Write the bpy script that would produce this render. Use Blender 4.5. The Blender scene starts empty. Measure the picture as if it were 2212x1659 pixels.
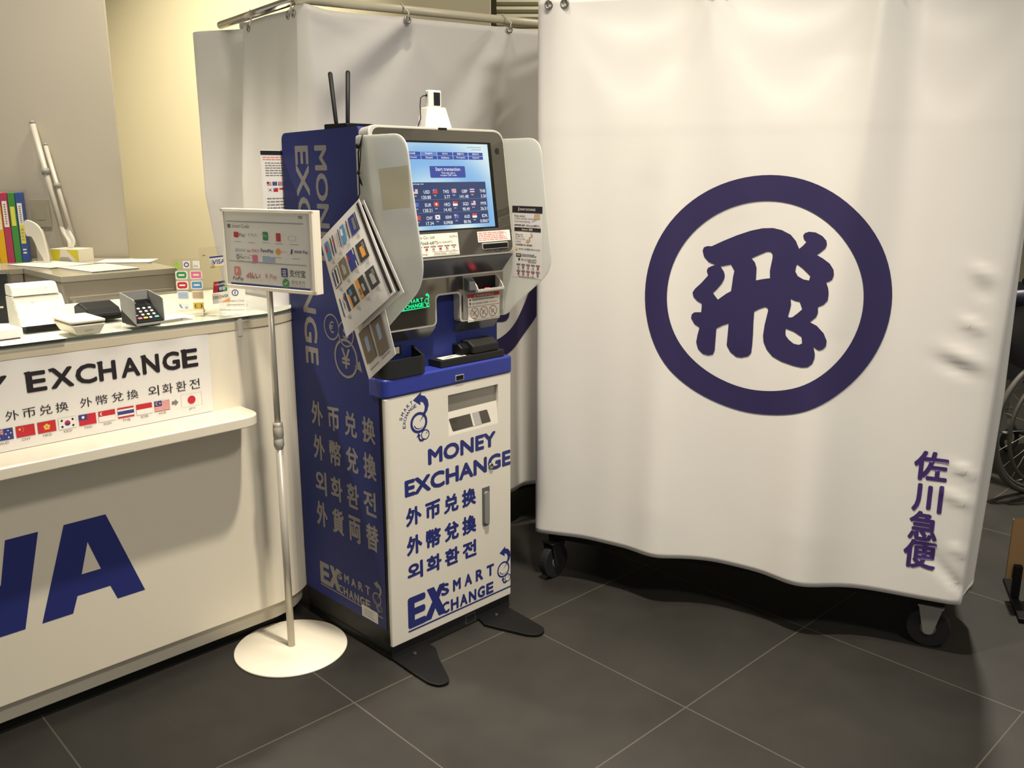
import bpy, bmesh, math, random
from mathutils import Vector, Matrix
from mathutils.geometry import tessellate_polygon
random.seed(7)
C = bpy.context.scene.collection
PI = math.pi
R = math.radians

# floor tiling: a tile corner, its direction, its size and the course shift
FT = (.029, 2.468, R(43.6), .602, 0.0)
WCP = (2.25, 3.63, 0)
BBP = (1.605, 2.62, 0)
BRX = -.175
WARM = (1, .905, .77)
LIGHTS = [('spot_front', (.14, 1.74, 3.25), (.16, 1.74, 0), .13, 29, WARM, 76),
          ('fill_aisle', (-.22, 2.22, 3.25), (-.22, 2.25, 0), .12, 5.0, WARM, 84),  # added lamp, lifts the rear curtain and the kiosk top
          ('spot_counter', (-1.98, 2.79, 3.25), (-1.50, 2.40, 0), .14, 25, WARM, 62),
          ('spot_desk', (-2.3, 3.6, 3.25), (-2.2, 3.7, 0), .2, 11, WARM, 90),
          ('wall_wash', (-1.25, 4.02, 3.25), (-1.45, 5.0, .75), .2, 15, (1, .89, .68), 72),
          ('spot_rear', (2.0, 3.9, 3.25), (2.0, 3.9, 0), .14, 75, WARM, 120),
          ('fill_far', (.9, 5.3, 3.2), (.9, 6.2, 2.0), .2, 22, WARM),  # added lamp, brightens the louvers at the back
          ('fill_entry', (1.25, .25, 3.25), (.4, 2.0, .6), .5, 54, (1, .94, .85))]  # last one is an added fill light for low curtain and counter front
WORLD = (1.0, .96, .90); WSTR = .42; EXPO = 0.03

# ---------------------------------------------------------------- materials
def mat(name, rgb, rough=0.5, metal=0.0, spec=0.5, bump=None, var=0.0, vscale=8.0, emit=None, estr=1.0,
        trans=0.0, ior=1.45, coat=0.0, sheen=0.0, rvar=0.0, subs=0.0):
    m = bpy.data.materials.new(name); m.use_nodes = True
    nt = m.node_tree; b = nt.nodes['Principled BSDF']
    b.inputs['Base Color'].default_value = (*rgb, 1)
    b.inputs['Roughness'].default_value = rough
    b.inputs['Metallic'].default_value = metal
    b.inputs['Specular IOR Level'].default_value = spec
    b.inputs['Transmission Weight'].default_value = trans
    b.inputs['IOR'].default_value = ior
    b.inputs['Coat Weight'].default_value = coat
    if emit:
        b.inputs['Emission Color'].default_value = (*emit, 1)
        b.inputs['Emission Strength'].default_value = estr
    if var or bump or rvar:
        tc = nt.nodes.new('ShaderNodeTexCoord')
    if var or rvar:
        n = nt.nodes.new('ShaderNodeTexNoise'); n.inputs['Scale'].default_value = vscale; n.inputs['Detail'].default_value = 4
        nt.links.new(tc.outputs['Object'], n.inputs['Vector'])
        if var:
            mx = nt.nodes.new('ShaderNodeMix'); mx.data_type = 'RGBA'
            mx.inputs[6].default_value = (*[c * (1 - var) for c in rgb], 1)
            mx.inputs[7].default_value = (*[min(1, c * (1 + var)) for c in rgb], 1)
            nt.links.new(n.outputs['Fac'], mx.inputs[0]); nt.links.new(mx.outputs[2], b.inputs['Base Color'])
        if rvar:
            mr = nt.nodes.new('ShaderNodeMapRange')
            mr.inputs['To Min'].default_value = max(0, rough - rvar); mr.inputs['To Max'].default_value = min(1, rough + rvar)
            nt.links.new(n.outputs['Fac'], mr.inputs['Value']); nt.links.new(mr.outputs['Result'], b.inputs['Roughness'])
    if bump:
        sc, st = bump
        n2 = nt.nodes.new('ShaderNodeTexNoise'); n2.inputs['Scale'].default_value = sc; n2.inputs['Detail'].default_value = 3
        nt.links.new(tc.outputs['Object'], n2.inputs['Vector'])
        bp = nt.nodes.new('ShaderNodeBump'); bp.inputs['Strength'].default_value = st; bp.inputs['Distance'].default_value = 0.002
        nt.links.new(n2.outputs['Fac'], bp.inputs['Height']); nt.links.new(bp.outputs['Normal'], b.inputs['Normal'])
    return m

M = {}
M['cloth'] = mat('curtain_vinyl', (.78, .75, .69), .55, bump=(6, .25), var=.02, vscale=3)
M['cloth_ink'] = mat('curtain_ink', (.030, .022, .085), .5, var=.12, vscale=9)
M['cloth_ink2'] = mat('curtain_ink_violet', (.055, .025, .14), .5, var=.12, vscale=40)
M['eyelet'] = mat('eyelet_metal', (.42, .39, .33), .3, 1)
M['chrome'] = mat('chrome_tube', (.7, .68, .62), .18, 1)
M['cream_tube'] = mat('cream_tube', (.72, .66, .48), .3)
M['hook'] = mat('clear_hook', (.75, .72, .62), .3)
M['black'] = mat('black_plastic', (.006, .006, .006), .45, spec=.22, rvar=.1)
M['blacksoft'] = mat('soft_black_plastic', (.014, .014, .0135), .55, spec=.35, rvar=.1, vscale=20)
M['rubber'] = mat('black_rubber', (.01, .01, .01), .7)
M['steelpaint'] = mat('grey_painted_steel', (.3, .3, .27), .4, .3)
M['blue'] = mat('kiosk_blue', (.019, .029, .155), .55, spec=.3, bump=(900, .08))
M['bluetray'] = mat('kiosk_blue_tray', (.026, .040, .26), .42, bump=(700, .12))
M['silver_text'] = mat('silver_lettering', (.26, .24, .23), .45, .2)
M['door'] = mat('door_white', (.74, .70, .60), .32, bump=(400, .05), coat=.15)
M['navy'] = mat('navy_lettering', (.022, .030, .165), .4)
M['silver'] = mat('silver_plastic', (.52, .50, .44), .36, .25)
M['silver_dark'] = mat('grey_plastic', (.13, .13, .13), .35, .2)
M['bezel'] = mat('bezel_glass', (.085, .078, .060), .06, .35, coat=.3)
M['mirror'] = mat('mirror_panel', (.19, .175, .14), .05, .9)
M['cheek'] = mat('fascia_grey', (.30, .28, .24), .22, .5)
M['underside'] = mat('dark_gloss_underside', (.13, .135, .145), .22, .5)
def frost_mat(name='frosted_acrylic', c1=(.84, .845, .80), c2=(.90, .91, .87)):
    m = mat(name, c1, .35); nt = m.node_tree; b = nt.nodes['Principled BSDF']
    out = [n for n in nt.nodes if n.type == 'OUTPUT_MATERIAL'][0]
    t = nt.nodes.new('ShaderNodeBsdfTranslucent'); t.inputs[0].default_value = (*c2, 1)
    c = nt.nodes.new('ShaderNodeBsdfTransparent'); c.inputs[0].default_value = (.9, .9, .88, 1)
    x = nt.nodes.new('ShaderNodeMixShader'); x.inputs[0].default_value = .62; nt.links.new(b.outputs[0], x.inputs[1]); nt.links.new(t.outputs[0], x.inputs[2])
    y = nt.nodes.new('ShaderNodeMixShader'); y.inputs[0].default_value = .16; nt.links.new(x.outputs[0], y.inputs[1]); nt.links.new(c.outputs[0], y.inputs[2])
    nt.links.new(y.outputs[0], out.inputs[0]); return m
M['frost'] = frost_mat()
M['tape'] = frost_mat('beige_tape', (.78, .72, .54), (.80, .74, .56))

M['paper'] = mat('paper_white', (.80, .77, .72), .6)
M['papercream'] = mat('paper_cream', (.78, .74, .62), .55)
M['lamin'] = mat('laminated_paper', (.74, .71, .66), .22, coat=.3)
M['ink'] = mat('ink_black', (.018, .014, .016), .5)
M['inkgrey'] = mat('ink_grey', (.19, .18, .17), .6)
M['inklight'] = mat('ink_light_grey', (.42, .40, .37), .6)
M['red'] = mat('print_red', (.52, .02, .03), .5)
M['redpale'] = mat('print_pale_red', (.72, .22, .18), .5)
M['redwarn'] = mat('warning_red', (.46, .022, .022), .45)
M['brownred'] = mat('warning_ring_red', (.26, .035, .015), .5)
M['fblue'] = mat('print_blue', (.035, .045, .22), .5)
M['fblack'] = mat('print_navy_black', (.02, .025, .09), .5)
M['fyellow'] = mat('print_yellow', (.75, .5, .07), .5)
M['orange'] = mat('print_orange', (.78, .33, .05), .5)
M['pink'] = mat('print_pink', (.75, .16, .28), .5)
M['sky'] = mat('print_sky_blue', (.09, .28, .52), .5)
M['skypale'] = mat('print_pale_blue', (.36, .45, .62), .5)
M['green'] = mat('print_green', (.04, .26, .08), .5)
M['lime'] = mat('print_lime', (.28, .55, .06), .5)
M['tan'] = mat('print_tan', (.55, .38, .20), .5)
M['brownp'] = mat('print_brown', (.22, .17, .11), .5)
M['darkphoto'] = mat('print_dark_photo', (.045, .045, .04), .5, var=.6, vscale=120)
M['counter'] = mat('counter_white', (.80, .735, .585), .30, coat=.15, rvar=.05)
M['plinth'] = mat('counter_plinth', (.58, .53, .42), .4)
M['cap'] = mat('counter_rim', (.62, .55, .40), .35)
M['ctop'] = mat('counter_top_white', (.78, .75, .68), .3)
def pane_mat(name, tint, ior, rough):
    m = bpy.data.materials.new(name); m.use_nodes = True; nt = m.node_tree
    for n in list(nt.nodes):
        if n.type == 'BSDF_PRINCIPLED': nt.nodes.remove(n)
    out = [n for n in nt.nodes if n.type == 'OUTPUT_MATERIAL'][0]
    t = nt.nodes.new('ShaderNodeBsdfTransparent'); t.inputs[0].default_value = (*tint, 1)
    g = nt.nodes.new('ShaderNodeBsdfGlossy'); g.inputs['Roughness'].default_value = rough; g.inputs['Color'].default_value = (.9, .9, .9, 1)
    f = nt.nodes.new('ShaderNodeFresnel'); f.inputs['IOR'].default_value = ior
    gm = nt.nodes.new('ShaderNodeNewGeometry'); iv = nt.nodes.new('ShaderNodeMath'); iv.operation = 'SUBTRACT'; iv.inputs[0].default_value = 1; nt.links.new(gm.outputs['Backfacing'], iv.inputs[1])
    mu = nt.nodes.new('ShaderNodeMath'); mu.operation = 'MULTIPLY'; nt.links.new(f.outputs[0], mu.inputs[0]); nt.links.new(iv.outputs[0], mu.inputs[1])   # the way out of the pane adds no second mirror
    x = nt.nodes.new('ShaderNodeMixShader'); nt.links.new(mu.outputs[0], x.inputs[0]); nt.links.new(t.outputs[0], x.inputs[1]); nt.links.new(g.outputs[0], x.inputs[2]); nt.links.new(x.outputs[0], out.inputs[0])
    return m
M['glass'] = pane_mat('clear_glass', (.97, .985, .97), 1.45, .02)
M['acrylic'] = pane_mat('clear_acrylic', (.97, .97, .96), 1.25, .03)
M['glassedge'] = mat('glass_edge', (.10, .11, .085), .15)
M['ana'] = mat('airline_blue', (.022, .03, .17), .4)
M['whitep'] = mat('white_plastic', (.80, .77, .66), .35)
M['ivory'] = mat('ivory_plastic', (.74, .69, .54), .4)
M['grey'] = mat('grey_plastic_light', (.30, .30, .28), .4)
M['keys'] = mat('key_white', (.75, .73, .68), .5)
M['teal'] = mat('key_teal', (.12, .55, .42), .5)
M['stand'] = mat('stand_white', (.80, .74, .60), .4)
M['pole'] = mat('pole_grey_white', (.58, .54, .45), .32, .3)
M['cab'] = mat('cabinet_grey', (.47, .43, .35), .45)
M['cabtop'] = mat('cabinet_top', (.52, .49, .38), .12)
M['cabdark'] = mat('cabinet_gap', (.10, .09, .07), .6)
M['grille'] = mat('dark_screen', (.01, .011, .012), .2)
M['cyan'] = mat('cyan_digit', (0, .2, .2), .5, emit=(.08, .7, .62), estr=1.0)
M['bpink'] = mat('binder_pink', (.42, .035, .10), .5)
M['byellow'] = mat('binder_yellow', (.72, .42, .005), .5)
M['bgreen'] = mat('binder_green', (.05, .25, .045), .5)
M['bblue'] = mat('binder_blue', (.03, .075, .30), .5)
M['labely'] = mat('label_yellow', (.70, .68, .10), .5)
M['ty'] = mat('tissue_yellow', (.66, .60, .04), .5)
M['tissue'] = mat('tissue_white', (.85, .83, .78), .8)
M['wall_shaded'] = mat('wall_shaded_paint', (.50, .46, .38), .7, bump=(120, .06), var=.02, vscale=2)  # greyer than the back wall: its weaker light is put into the colour
M['wall_lit'] = mat('wall_lit_paint', (.84, .77, .54), .7, bump=(120, .06))  # lit counterpart of the left wall, stronger light put into the colour
M['walldark'] = mat('wall_far_paint', (.42, .38, .26), .7)
M['ceil'] = mat('ceiling_paint', (.6, .57, .5), .8)
M['louver'] = mat('louver_metal', (.62, .60, .44), .4)
M['plate'] = mat('wall_plate_beige', (.44, .41, .30), .5)
M['alu'] = mat('aluminium_pole', (.56, .53, .45), .4, .1)
M['brown'] = mat('brown_board', (.32, .19, .08), .55)
M['wcblack'] = mat('wheelchair_vinyl', (.012, .013, .016), .42, bump=(30, .2))
M['wcnavy'] = mat('wheelchair_navy', (.02, .022, .05), .5)
M['tyre'] = mat('tyre_grey', (.06, .055, .045), .6)
M['key_gold'] = mat('prop_card', (.66, .60, .47), .5)
# screen emitters
def em(name, rgb, s=1.0):
    return mat(name, (0, 0, 0), .25, emit=rgb, estr=s)
M['scr_white'] = em('screen_white', (.95, .97, 1.0), .95)
M['scr_navy'] = em('screen_navy', (.035, .055, .145))
M['scr_btn'] = em('screen_button', (.045, .075, .33))
M['scr_btn2'] = em('screen_button_active', (.15, .22, .52))
M['scr_red'] = em('screen_red', (.62, .07, .05))
M['scr_blue'] = em('screen_flag_blue', (.05, .09, .38))
M['scr_grey'] = em('screen_grey', (.3, .36, .42))
M['green_led'] = em('green_led', (.01, 1.0, .32), 1.25)
M['red_led'] = em('red_led', (1.0, .03, .06), 7)

def screen_mat():
    m = bpy.data.materials.new('screen_wallpaper'); m.use_nodes = True
    nt = m.node_tree; b = nt.nodes['Principled BSDF']
    b.inputs['Base Color'].default_value = (0, 0, 0, 1); b.inputs['Roughness'].default_value = .2
    tc = nt.nodes.new('ShaderNodeTexCoord'); mp = nt.nodes.new('ShaderNodeMapping')
    mp.inputs['Location'].default_value = (-.18, 0, -1.17); 
    nt.links.new(tc.outputs['Object'], mp.inputs['Vector'])
    w = nt.nodes.new('ShaderNodeTexWave'); w.wave_type = 'RINGS'; w.rings_direction = 'SPHERICAL'
    w.inputs['Scale'].default_value = 1.6; w.inputs['Distortion'].default_value = .6; w.inputs['Detail'].default_value = 1
    nt.links.new(mp.outputs['Vector'], w.inputs['Vector'])
    r = nt.nodes.new('ShaderNodeValToRGB')
    e = r.color_ramp.elements
    e[0].position = 0; e[0].color = (.24, .48, .80, 1)
    e[1].position = 1; e[1].color = (.70, .86, .90, 1)
    k = r.color_ramp.elements.new(.55); k.color = (.46, .68, .85, 1)
    nt.links.new(w.outputs['Fac'], r.inputs['Fac'])
    nt.links.new(r.outputs['Color'], b.inputs['Emission Color']); b.inputs['Emission Strength'].default_value = .95
    return m
M['scr_bg'] = screen_mat()

def floor_mat():
    m = bpy.data.materials.new('floor_tile'); m.use_nodes = True
    nt = m.node_tree; b = nt.nodes['Principled BSDF']; N = nt.nodes.new; Lk = nt.links.new
    tc = N('ShaderNodeTexCoord'); mp = N('ShaderNodeMapping'); mp.vector_type = 'TEXTURE'
    mp.inputs['Location'].default_value = (FT[0], FT[1], 0); mp.inputs['Rotation'].default_value = (0, 0, FT[2])
    Lk(tc.outputs['Object'], mp.inputs['Vector'])
    sep = N('ShaderNodeSeparateXYZ'); Lk(mp.outputs['Vector'], sep.inputs[0])
    def mth(op, a, b2=None, v=None):
        n = N('ShaderNodeMath'); n.operation = op
        Lk(a, n.inputs[0]) if not isinstance(a, float) else setattr(n.inputs[0], 'default_value', a)
        if b2 is not None:
            Lk(b2, n.inputs[1]) if not isinstance(b2, float) else setattr(n.inputs[1], 'default_value', b2)
        return n.outputs[0]
    TS = FT[3]
    def dist(o):
        f = mth('FRACT', mth('ADD', mth('DIVIDE', o, TS), .5)); return mth('MULTIPLY', mth('ABSOLUTE', mth('SUBTRACT', f, .5)), TS)
    # running bond: shift every other course by half a tile along x
    row = mth('FLOOR', mth('DIVIDE', sep.outputs['Y'], TS))
    odd = mth('MULTIPLY', mth('ABSOLUTE', mth('MODULO', row, 2.0)), FT[4])
    xs = mth('ADD', sep.outputs['X'], mth('MULTIPLY', odd, TS))
    d = mth('MINIMUM', dist(xs), dist(sep.outputs['Y']))
    g = N('ShaderNodeMapRange'); g.inputs['From Min'].default_value = .0012; g.inputs['From Max'].default_value = .0026
    g.inputs['To Min'].default_value = 1; g.inputs['To Max'].default_value = 0; Lk(d, g.inputs['Value'])
    no = N('ShaderNodeTexNoise'); no.inputs['Scale'].default_value = 3.2; no.inputs['Detail'].default_value = 7; no.inputs['Roughness'].default_value = .62
    Lk(tc.outputs['Object'], no.inputs['Vector'])
    cr = N('ShaderNodeValToRGB'); cr.color_ramp.elements[0].color = (.017, .0155, .013, 1); cr.color_ramp.elements[1].color = (.029, .0265, .022, 1)
    cr.color_ramp.elements[0].position = .3; cr.color_ramp.elements[1].position = .75
    Lk(no.outputs['Fac'], cr.inputs['Fac'])
    mx = N('ShaderNodeMix'); mx.data_type = 'RGBA'; Lk(g.outputs['Result'], mx.inputs[0]); Lk(cr.outputs['Color'], mx.inputs[6])
    mx.inputs[7].default_value = (.072, .066, .051, 1); Lk(mx.outputs[2], b.inputs['Base Color'])
    rr = N('ShaderNodeMapRange'); rr.inputs['To Min'].default_value = .42; rr.inputs['To Max'].default_value = .62
    Lk(no.outputs['Fac'], rr.inputs['Value']); Lk(rr.outputs['Result'], b.inputs['Roughness'])
    b.inputs['Specular IOR Level'].default_value = .35
    bp = N('ShaderNodeBump'); bp.inputs['Strength'].default_value = .3; bp.inputs['Distance'].default_value = .002; bp.invert = True
    Lk(g.outputs['Result'], bp.inputs['Height']); Lk(bp.outputs['Normal'], b.inputs['Normal'])
    return m

# ---------------------------------------------------------------- mesh helpers
_gl = {}
def glyph(body):
    """flat outline mesh of a line of text, normalised to a unit box: (verts, faces, aspect)"""
    k = body
    if k in _gl: return _gl[k]
    cu = bpy.data.curves.new('t', 'FONT'); cu.body = body; cu.size = 1; cu.resolution_u = 3
    o = bpy.data.objects.new('t', cu); C.objects.link(o)
    me = bpy.data.meshes.new_from_object(o.evaluated_get(bpy.context.evaluated_depsgraph_get()))
    v = [(p.co.x, p.co.y) for p in me.vertices]; f = [tuple(p.vertices) for p in me.polygons]
    bpy.data.objects.remove(o); bpy.data.curves.remove(cu); bpy.data.meshes.remove(me)
    x0 = min(p[0] for p in v); x1 = max(p[0] for p in v); y0 = min(p[1] for p in v); y1 = max(p[1] for p in v)
    w = max(x1 - x0, 1e-6); h = max(y1 - y0, 1e-6)
    _gl[k] = ([((x - x0) / w, (y - y0) / h) for x, y in v], f, w / h)
    return _gl[k]

def fill_shape(loops):
    """2D outlines with holes -> (verts, tris)"""
    vv = [[Vector((x, y, 0)) for x, y in l] for l in loops]
    flat = [p for l in loops for p in l]
    return flat, [tuple(t) for t in tessellate_polygon(vv)]

def rnd(pts, r, seg=6):
    """round the corners of a polygon; r is one radius or one per corner"""
    n = len(pts); out = []
    rs = r if isinstance(r, (list, tuple)) else [r] * n
    for i in range(n):
        p = Vector(pts[i]); a = Vector(pts[i - 1]); b = Vector(pts[(i + 1) % n]); q = rs[i]
        if q <= 0: out.append(tuple(p)); continue
        d1 = (a - p); d2 = (b - p); q = min(q, d1.length * .49, d2.length * .49)
        p1 = p + d1.normalized() * q; p2 = p + d2.normalized() * q
        for k in range(seg + 1):
            t = k / seg; out.append(tuple((1 - t) ** 2 * p1 + 2 * t * (1 - t) * p + t * t * p2))
    return out

def smooth_loop(pts, n=4):
    out = []; L = len(pts)
    for i in range(L):
        p0, p1, p2, p3 = [Vector(pts[(i + k) % L]) for k in (-1, 0, 1, 2)]
        for k in range(n):
            t = k / n
            out.append(tuple(.5 * ((2 * p1) + (p2 - p0) * t + (2 * p0 - 5 * p1 + 4 * p2 - p3) * t * t + (3 * p1 - p0 - 3 * p2 + p3) * t ** 3)))
    return out

IDF = lambda a, b, c: (a, b, c)
def XZ(y=0.0): return lambda a, b, c: (a, y - c, b)        # faces -y
def XY(z=0.0): return lambda a, b, c: (a, b, z + c)        # faces +z

class MB:
    def __init__(s): s.v = []; s.f = []; s.mi = []; s.sm = []; s.mats = []
    def mid(s, m):
        if m not in s.mats: s.mats.append(m)
        return s.mats.index(m)
    def add(s, vs, fs, m, smooth=False):
        o = len(s.v); i = s.mid(m); s.v += [tuple(p) for p in vs]
        for f in fs: s.f.append(tuple(k + o for k in f)); s.mi.append(i); s.sm.append(smooth)
        return s
    def poly(s, pts, m, F=IDF, c=0.0): return s.add([F(a, b, c) for a, b in pts], [tuple(range(len(pts)))], m)
    def rect(s, x, y, w, h, m, F=IDF, c=0.0): return s.poly([(x, y), (x + w, y), (x + w, y + h), (x, y + h)], m, F, c)
    def ext(s, pts, c0, c1, m, F=IDF, smooth=False):
        n = len(pts)
        if sum(pts[i - 1][0] * pts[i][1] - pts[i][0] * pts[i - 1][1] for i in range(n)) < 0: pts = pts[::-1]
        vs = [F(a, b, c0) for a, b in pts] + [F(a, b, c1) for a, b in pts]
        s.add(vs, [tuple(range(n))[::-1], tuple(range(n, 2 * n))], m)
        o = len(s.v) - 2 * n; i = s.mid(m)
        for k in range(n):
            j = (k + 1) % n; s.f.append((o + k, o + j, o + n + j, o + n + k)); s.mi.append(i); s.sm.append(smooth)
        return s
    def box(s, p, q, m, F=IDF):
        return s.ext([(p[0], p[1]), (q[0], p[1]), (q[0], q[1]), (p[0], q[1])], p[2], q[2], m, F)
    def shape(s, loops, m, F=IDF, c=0.0):
        v, f = fill_shape(loops); return s.add([F(a, b, c) for a, b in v], f, m)
    def ring(s, cx, cy, ro, ri, m, F=IDF, c=0.0, n=40, sx=1.0):
        vs = []; fs = []
        for k in range(n):
            t = 2 * PI * k / n
            vs += [F(cx + ro * sx * math.cos(t), cy + ro * math.sin(t), c), F(cx + ri * sx * math.cos(t), cy + ri * math.sin(t), c)]
            j = (k + 1) % n; fs.append((2 * k, 2 * j, 2 * j + 1, 2 * k + 1))
        return s.add(vs, fs, m)
    def disc(s, cx, cy, r, m, F=IDF, c=0.0, n=24, sx=1.0):
        return s.poly([(cx + r * sx * math.cos(2 * PI * k / n), cy + r * math.sin(2 * PI * k / n)) for k in range(n)], m, F, c)
    def text(s, body, x, y, w, h, m, F=IDF, c=0.0, bold=0.0):
        """w None keeps the natural aspect"""
        v, f, asp = glyph(body)
        if w is None: w = h * asp
        if bold <= 0: return s.add([F(x + a * w, y + b * h, c) for a, b in v], f, m)
        d = bold * h; n = 8                        # heavier strokes: the outline laid over itself, shifted around a small circle
        for k in range(n):
            t = 2 * PI * k / n; X = x + d + d * math.cos(t); Y = y + d + d * math.sin(t)
            s.add([F(X + a * (w - 2 * d), Y + b * (h - 2 * d), c + k * 4e-6) for a, b in v], f, m)
        return s
    def spaced(s, body, x, y, w, h, m, F=IDF, c=0.0, bold=0.0, cell=None):
        """single characters in equal cells across w (for character rows)"""
        n = len(body); cw = cell or h; st = (w - cw) / max(1, n - 1)
        for i, ch in enumerate(body): s.text(ch, x + i * st, y, cw, h, m, F, c, bold)
        return s
    def lines(s, x, y, w, h, n, m, F=IDF, c=0.0, fill=.5, seed=1):
        """rows of small print too small to read: broken dashes"""
        rg = random.Random(seed); lh = h / n
        for i in range(n):
            xx = x; end = x + w * rg.uniform(.72, 1)
            while xx < end - w * .02:
                d = min(end - xx, w * rg.uniform(.05, .16)); s.rect(xx, y + h - (i + 1) * lh + lh * (1 - fill) / 2, d, lh * fill, m, F, c); xx += d + w * .02
        return s
    def tube(s, path, r, m, seg=10, closed=False, cap=True):
        P = [Vector(p) for p in path]; n = len(P); rr = r if isinstance(r, (list, tuple)) else [r] * n
        o = len(s.v); i = s.mid(m); up = None
        for k in range(n):
            if closed: t = (P[(k + 1) % n] - P[k - 1])
            else: t = P[min(k + 1, n - 1)] - P[max(k - 1, 0)]
            t = t.normalized() if t.length > 1e-9 else Vector((0, 0, 1))
            if up is None: up = Vector((0, 0, 1)) if abs(t.z) < .9 else Vector((1, 0, 0))
            a = t.cross(up); a = a.normalized() if a.length > 1e-6 else t.orthogonal().normalized(); b = a.cross(t).normalized(); up = b
            for j in range(seg):
                q = 2 * PI * j / seg; s.v.append(tuple(P[k] + (a * math.cos(q) + b * math.sin(q)) * rr[k]))
        for k in range(n if closed else n - 1):
            for j in range(seg):
                a0 = o + k * seg + j; a1 = o + k * seg + (j + 1) % seg; k2 = (k + 1) % n
                s.f.append((a0, o + k2 * seg + j, o + k2 * seg + (j + 1) % seg, a1)); s.mi.append(i); s.sm.append(True)
        if cap and not closed:
            s.f.append(tuple(o + j for j in range(seg))); s.mi.append(i); s.sm.append(False)
            s.f.append(tuple(o + (n - 1) * seg + j for j in range(seg))[::-1]); s.mi.append(i); s.sm.append(False)
        return s
    def lathe(s, prof, m, seg=32, at=(0, 0, 0)):
        o = len(s.v); i = s.mid(m); n = len(prof)
        for r, z in prof:
            for j in range(seg):
                q = 2 * PI * j / seg; s.v.append((at[0] + r * math.cos(q), at[1] + r * math.sin(q), at[2] + z))
        for k in range(n - 1):
            for j in range(seg):
                j2 = (j + 1) % seg; s.f.append((o + k * seg + j, o + k * seg + j2, o + (k + 1) * seg + j2, o + (k + 1) * seg + j)); s.mi.append(i); s.sm.append(True)
        s.f.append(tuple(o + j for j in range(seg))[::-1]); s.mi.append(i); s.sm.append(False)
        s.f.append(tuple(o + (n - 1) * seg + j for j in range(seg))); s.mi.append(i); s.sm.append(False)
        return s
    def grid(s, nu, nv, fn, m, smooth=True):
        vs = [fn(i / (nu - 1), j / (nv - 1)) for j in range(nv) for i in range(nu)]
        fs = [(j * nu + i, j * nu + i + 1, (j + 1) * nu + i + 1, (j + 1) * nu + i) for j in range(nv - 1) for i in range(nu - 1)]
        return s.add(vs, fs, m, smooth)
    def build(s, name, parent=None, bevel=0.0, seg=2, fix=True, kind=None):
        me = bpy.data.meshes.new(name); me.from_pydata(s.v, [], s.f)
        for m in s.mats: me.materials.append(m)
        me.polygons.foreach_set('material_index', s.mi); me.polygons.foreach_set('use_smooth', s.sm); me.update()
        o = bpy.data.objects.new(name, me); C.objects.link(o)
        if parent: o.parent = parent
        if bevel:
            b = o.modifiers.new('bevel', 'BEVEL'); b.width = bevel; b.segments = seg; b.limit_method = 'ANGLE'; b.angle_limit = R(40)
        if kind: o['kind'] = kind
        return o

def cut(o, mbs):
    """carve recesses into an object and keep the result as its own mesh"""
    for mb in mbs:
        k = mb.build('cutter'); k.parent = o.parent
        bm = o.modifiers.new('cut', 'BOOLEAN'); bm.operation = 'DIFFERENCE'; bm.object = k; bm.solver = 'EXACT'
        bpy.context.view_layer.update()
        me = bpy.data.meshes.new_from_object(o.evaluated_get(bpy.context.evaluated_depsgraph_get()), preserve_all_data_layers=True, depsgraph=bpy.context.evaluated_depsgraph_get())
        old = o.data; o.modifiers.clear(); o.data = me; me.name = o.name
        bpy.data.objects.remove(k); bpy.data.meshes.remove(old)

def thing(name, label, cat, loc=(0, 0, 0), rz=0.0, group=None):
    o = bpy.data.objects.new(name, None); C.objects.link(o); o.empty_display_size = .05
    o.location = loc; o.rotation_euler = (0, 0, rz); o['label'] = label; o['category'] = cat
    if group: o['group'] = group
    return o
def tag(o, label, cat, group=None):
    o['label'] = label; o['category'] = cat
    if group: o['group'] = group
    return o

def absorb(o, mb):
    """lay printed shapes into the mesh of the part they are printed on"""
    p = mb.build('print'); off = len(o.data.materials)
    bm = bmesh.new(); bm.from_mesh(o.data); n0 = len(bm.faces); bm.from_mesh(p.data); bm.faces.ensure_lookup_table()
    for f in bm.faces[n0:]: f.material_index += off
    for m in p.data.materials: o.data.materials.append(m)
    bm.to_mesh(o.data); bm.free(); d = p.data; bpy.data.objects.remove(p); bpy.data.meshes.remove(d)

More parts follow.
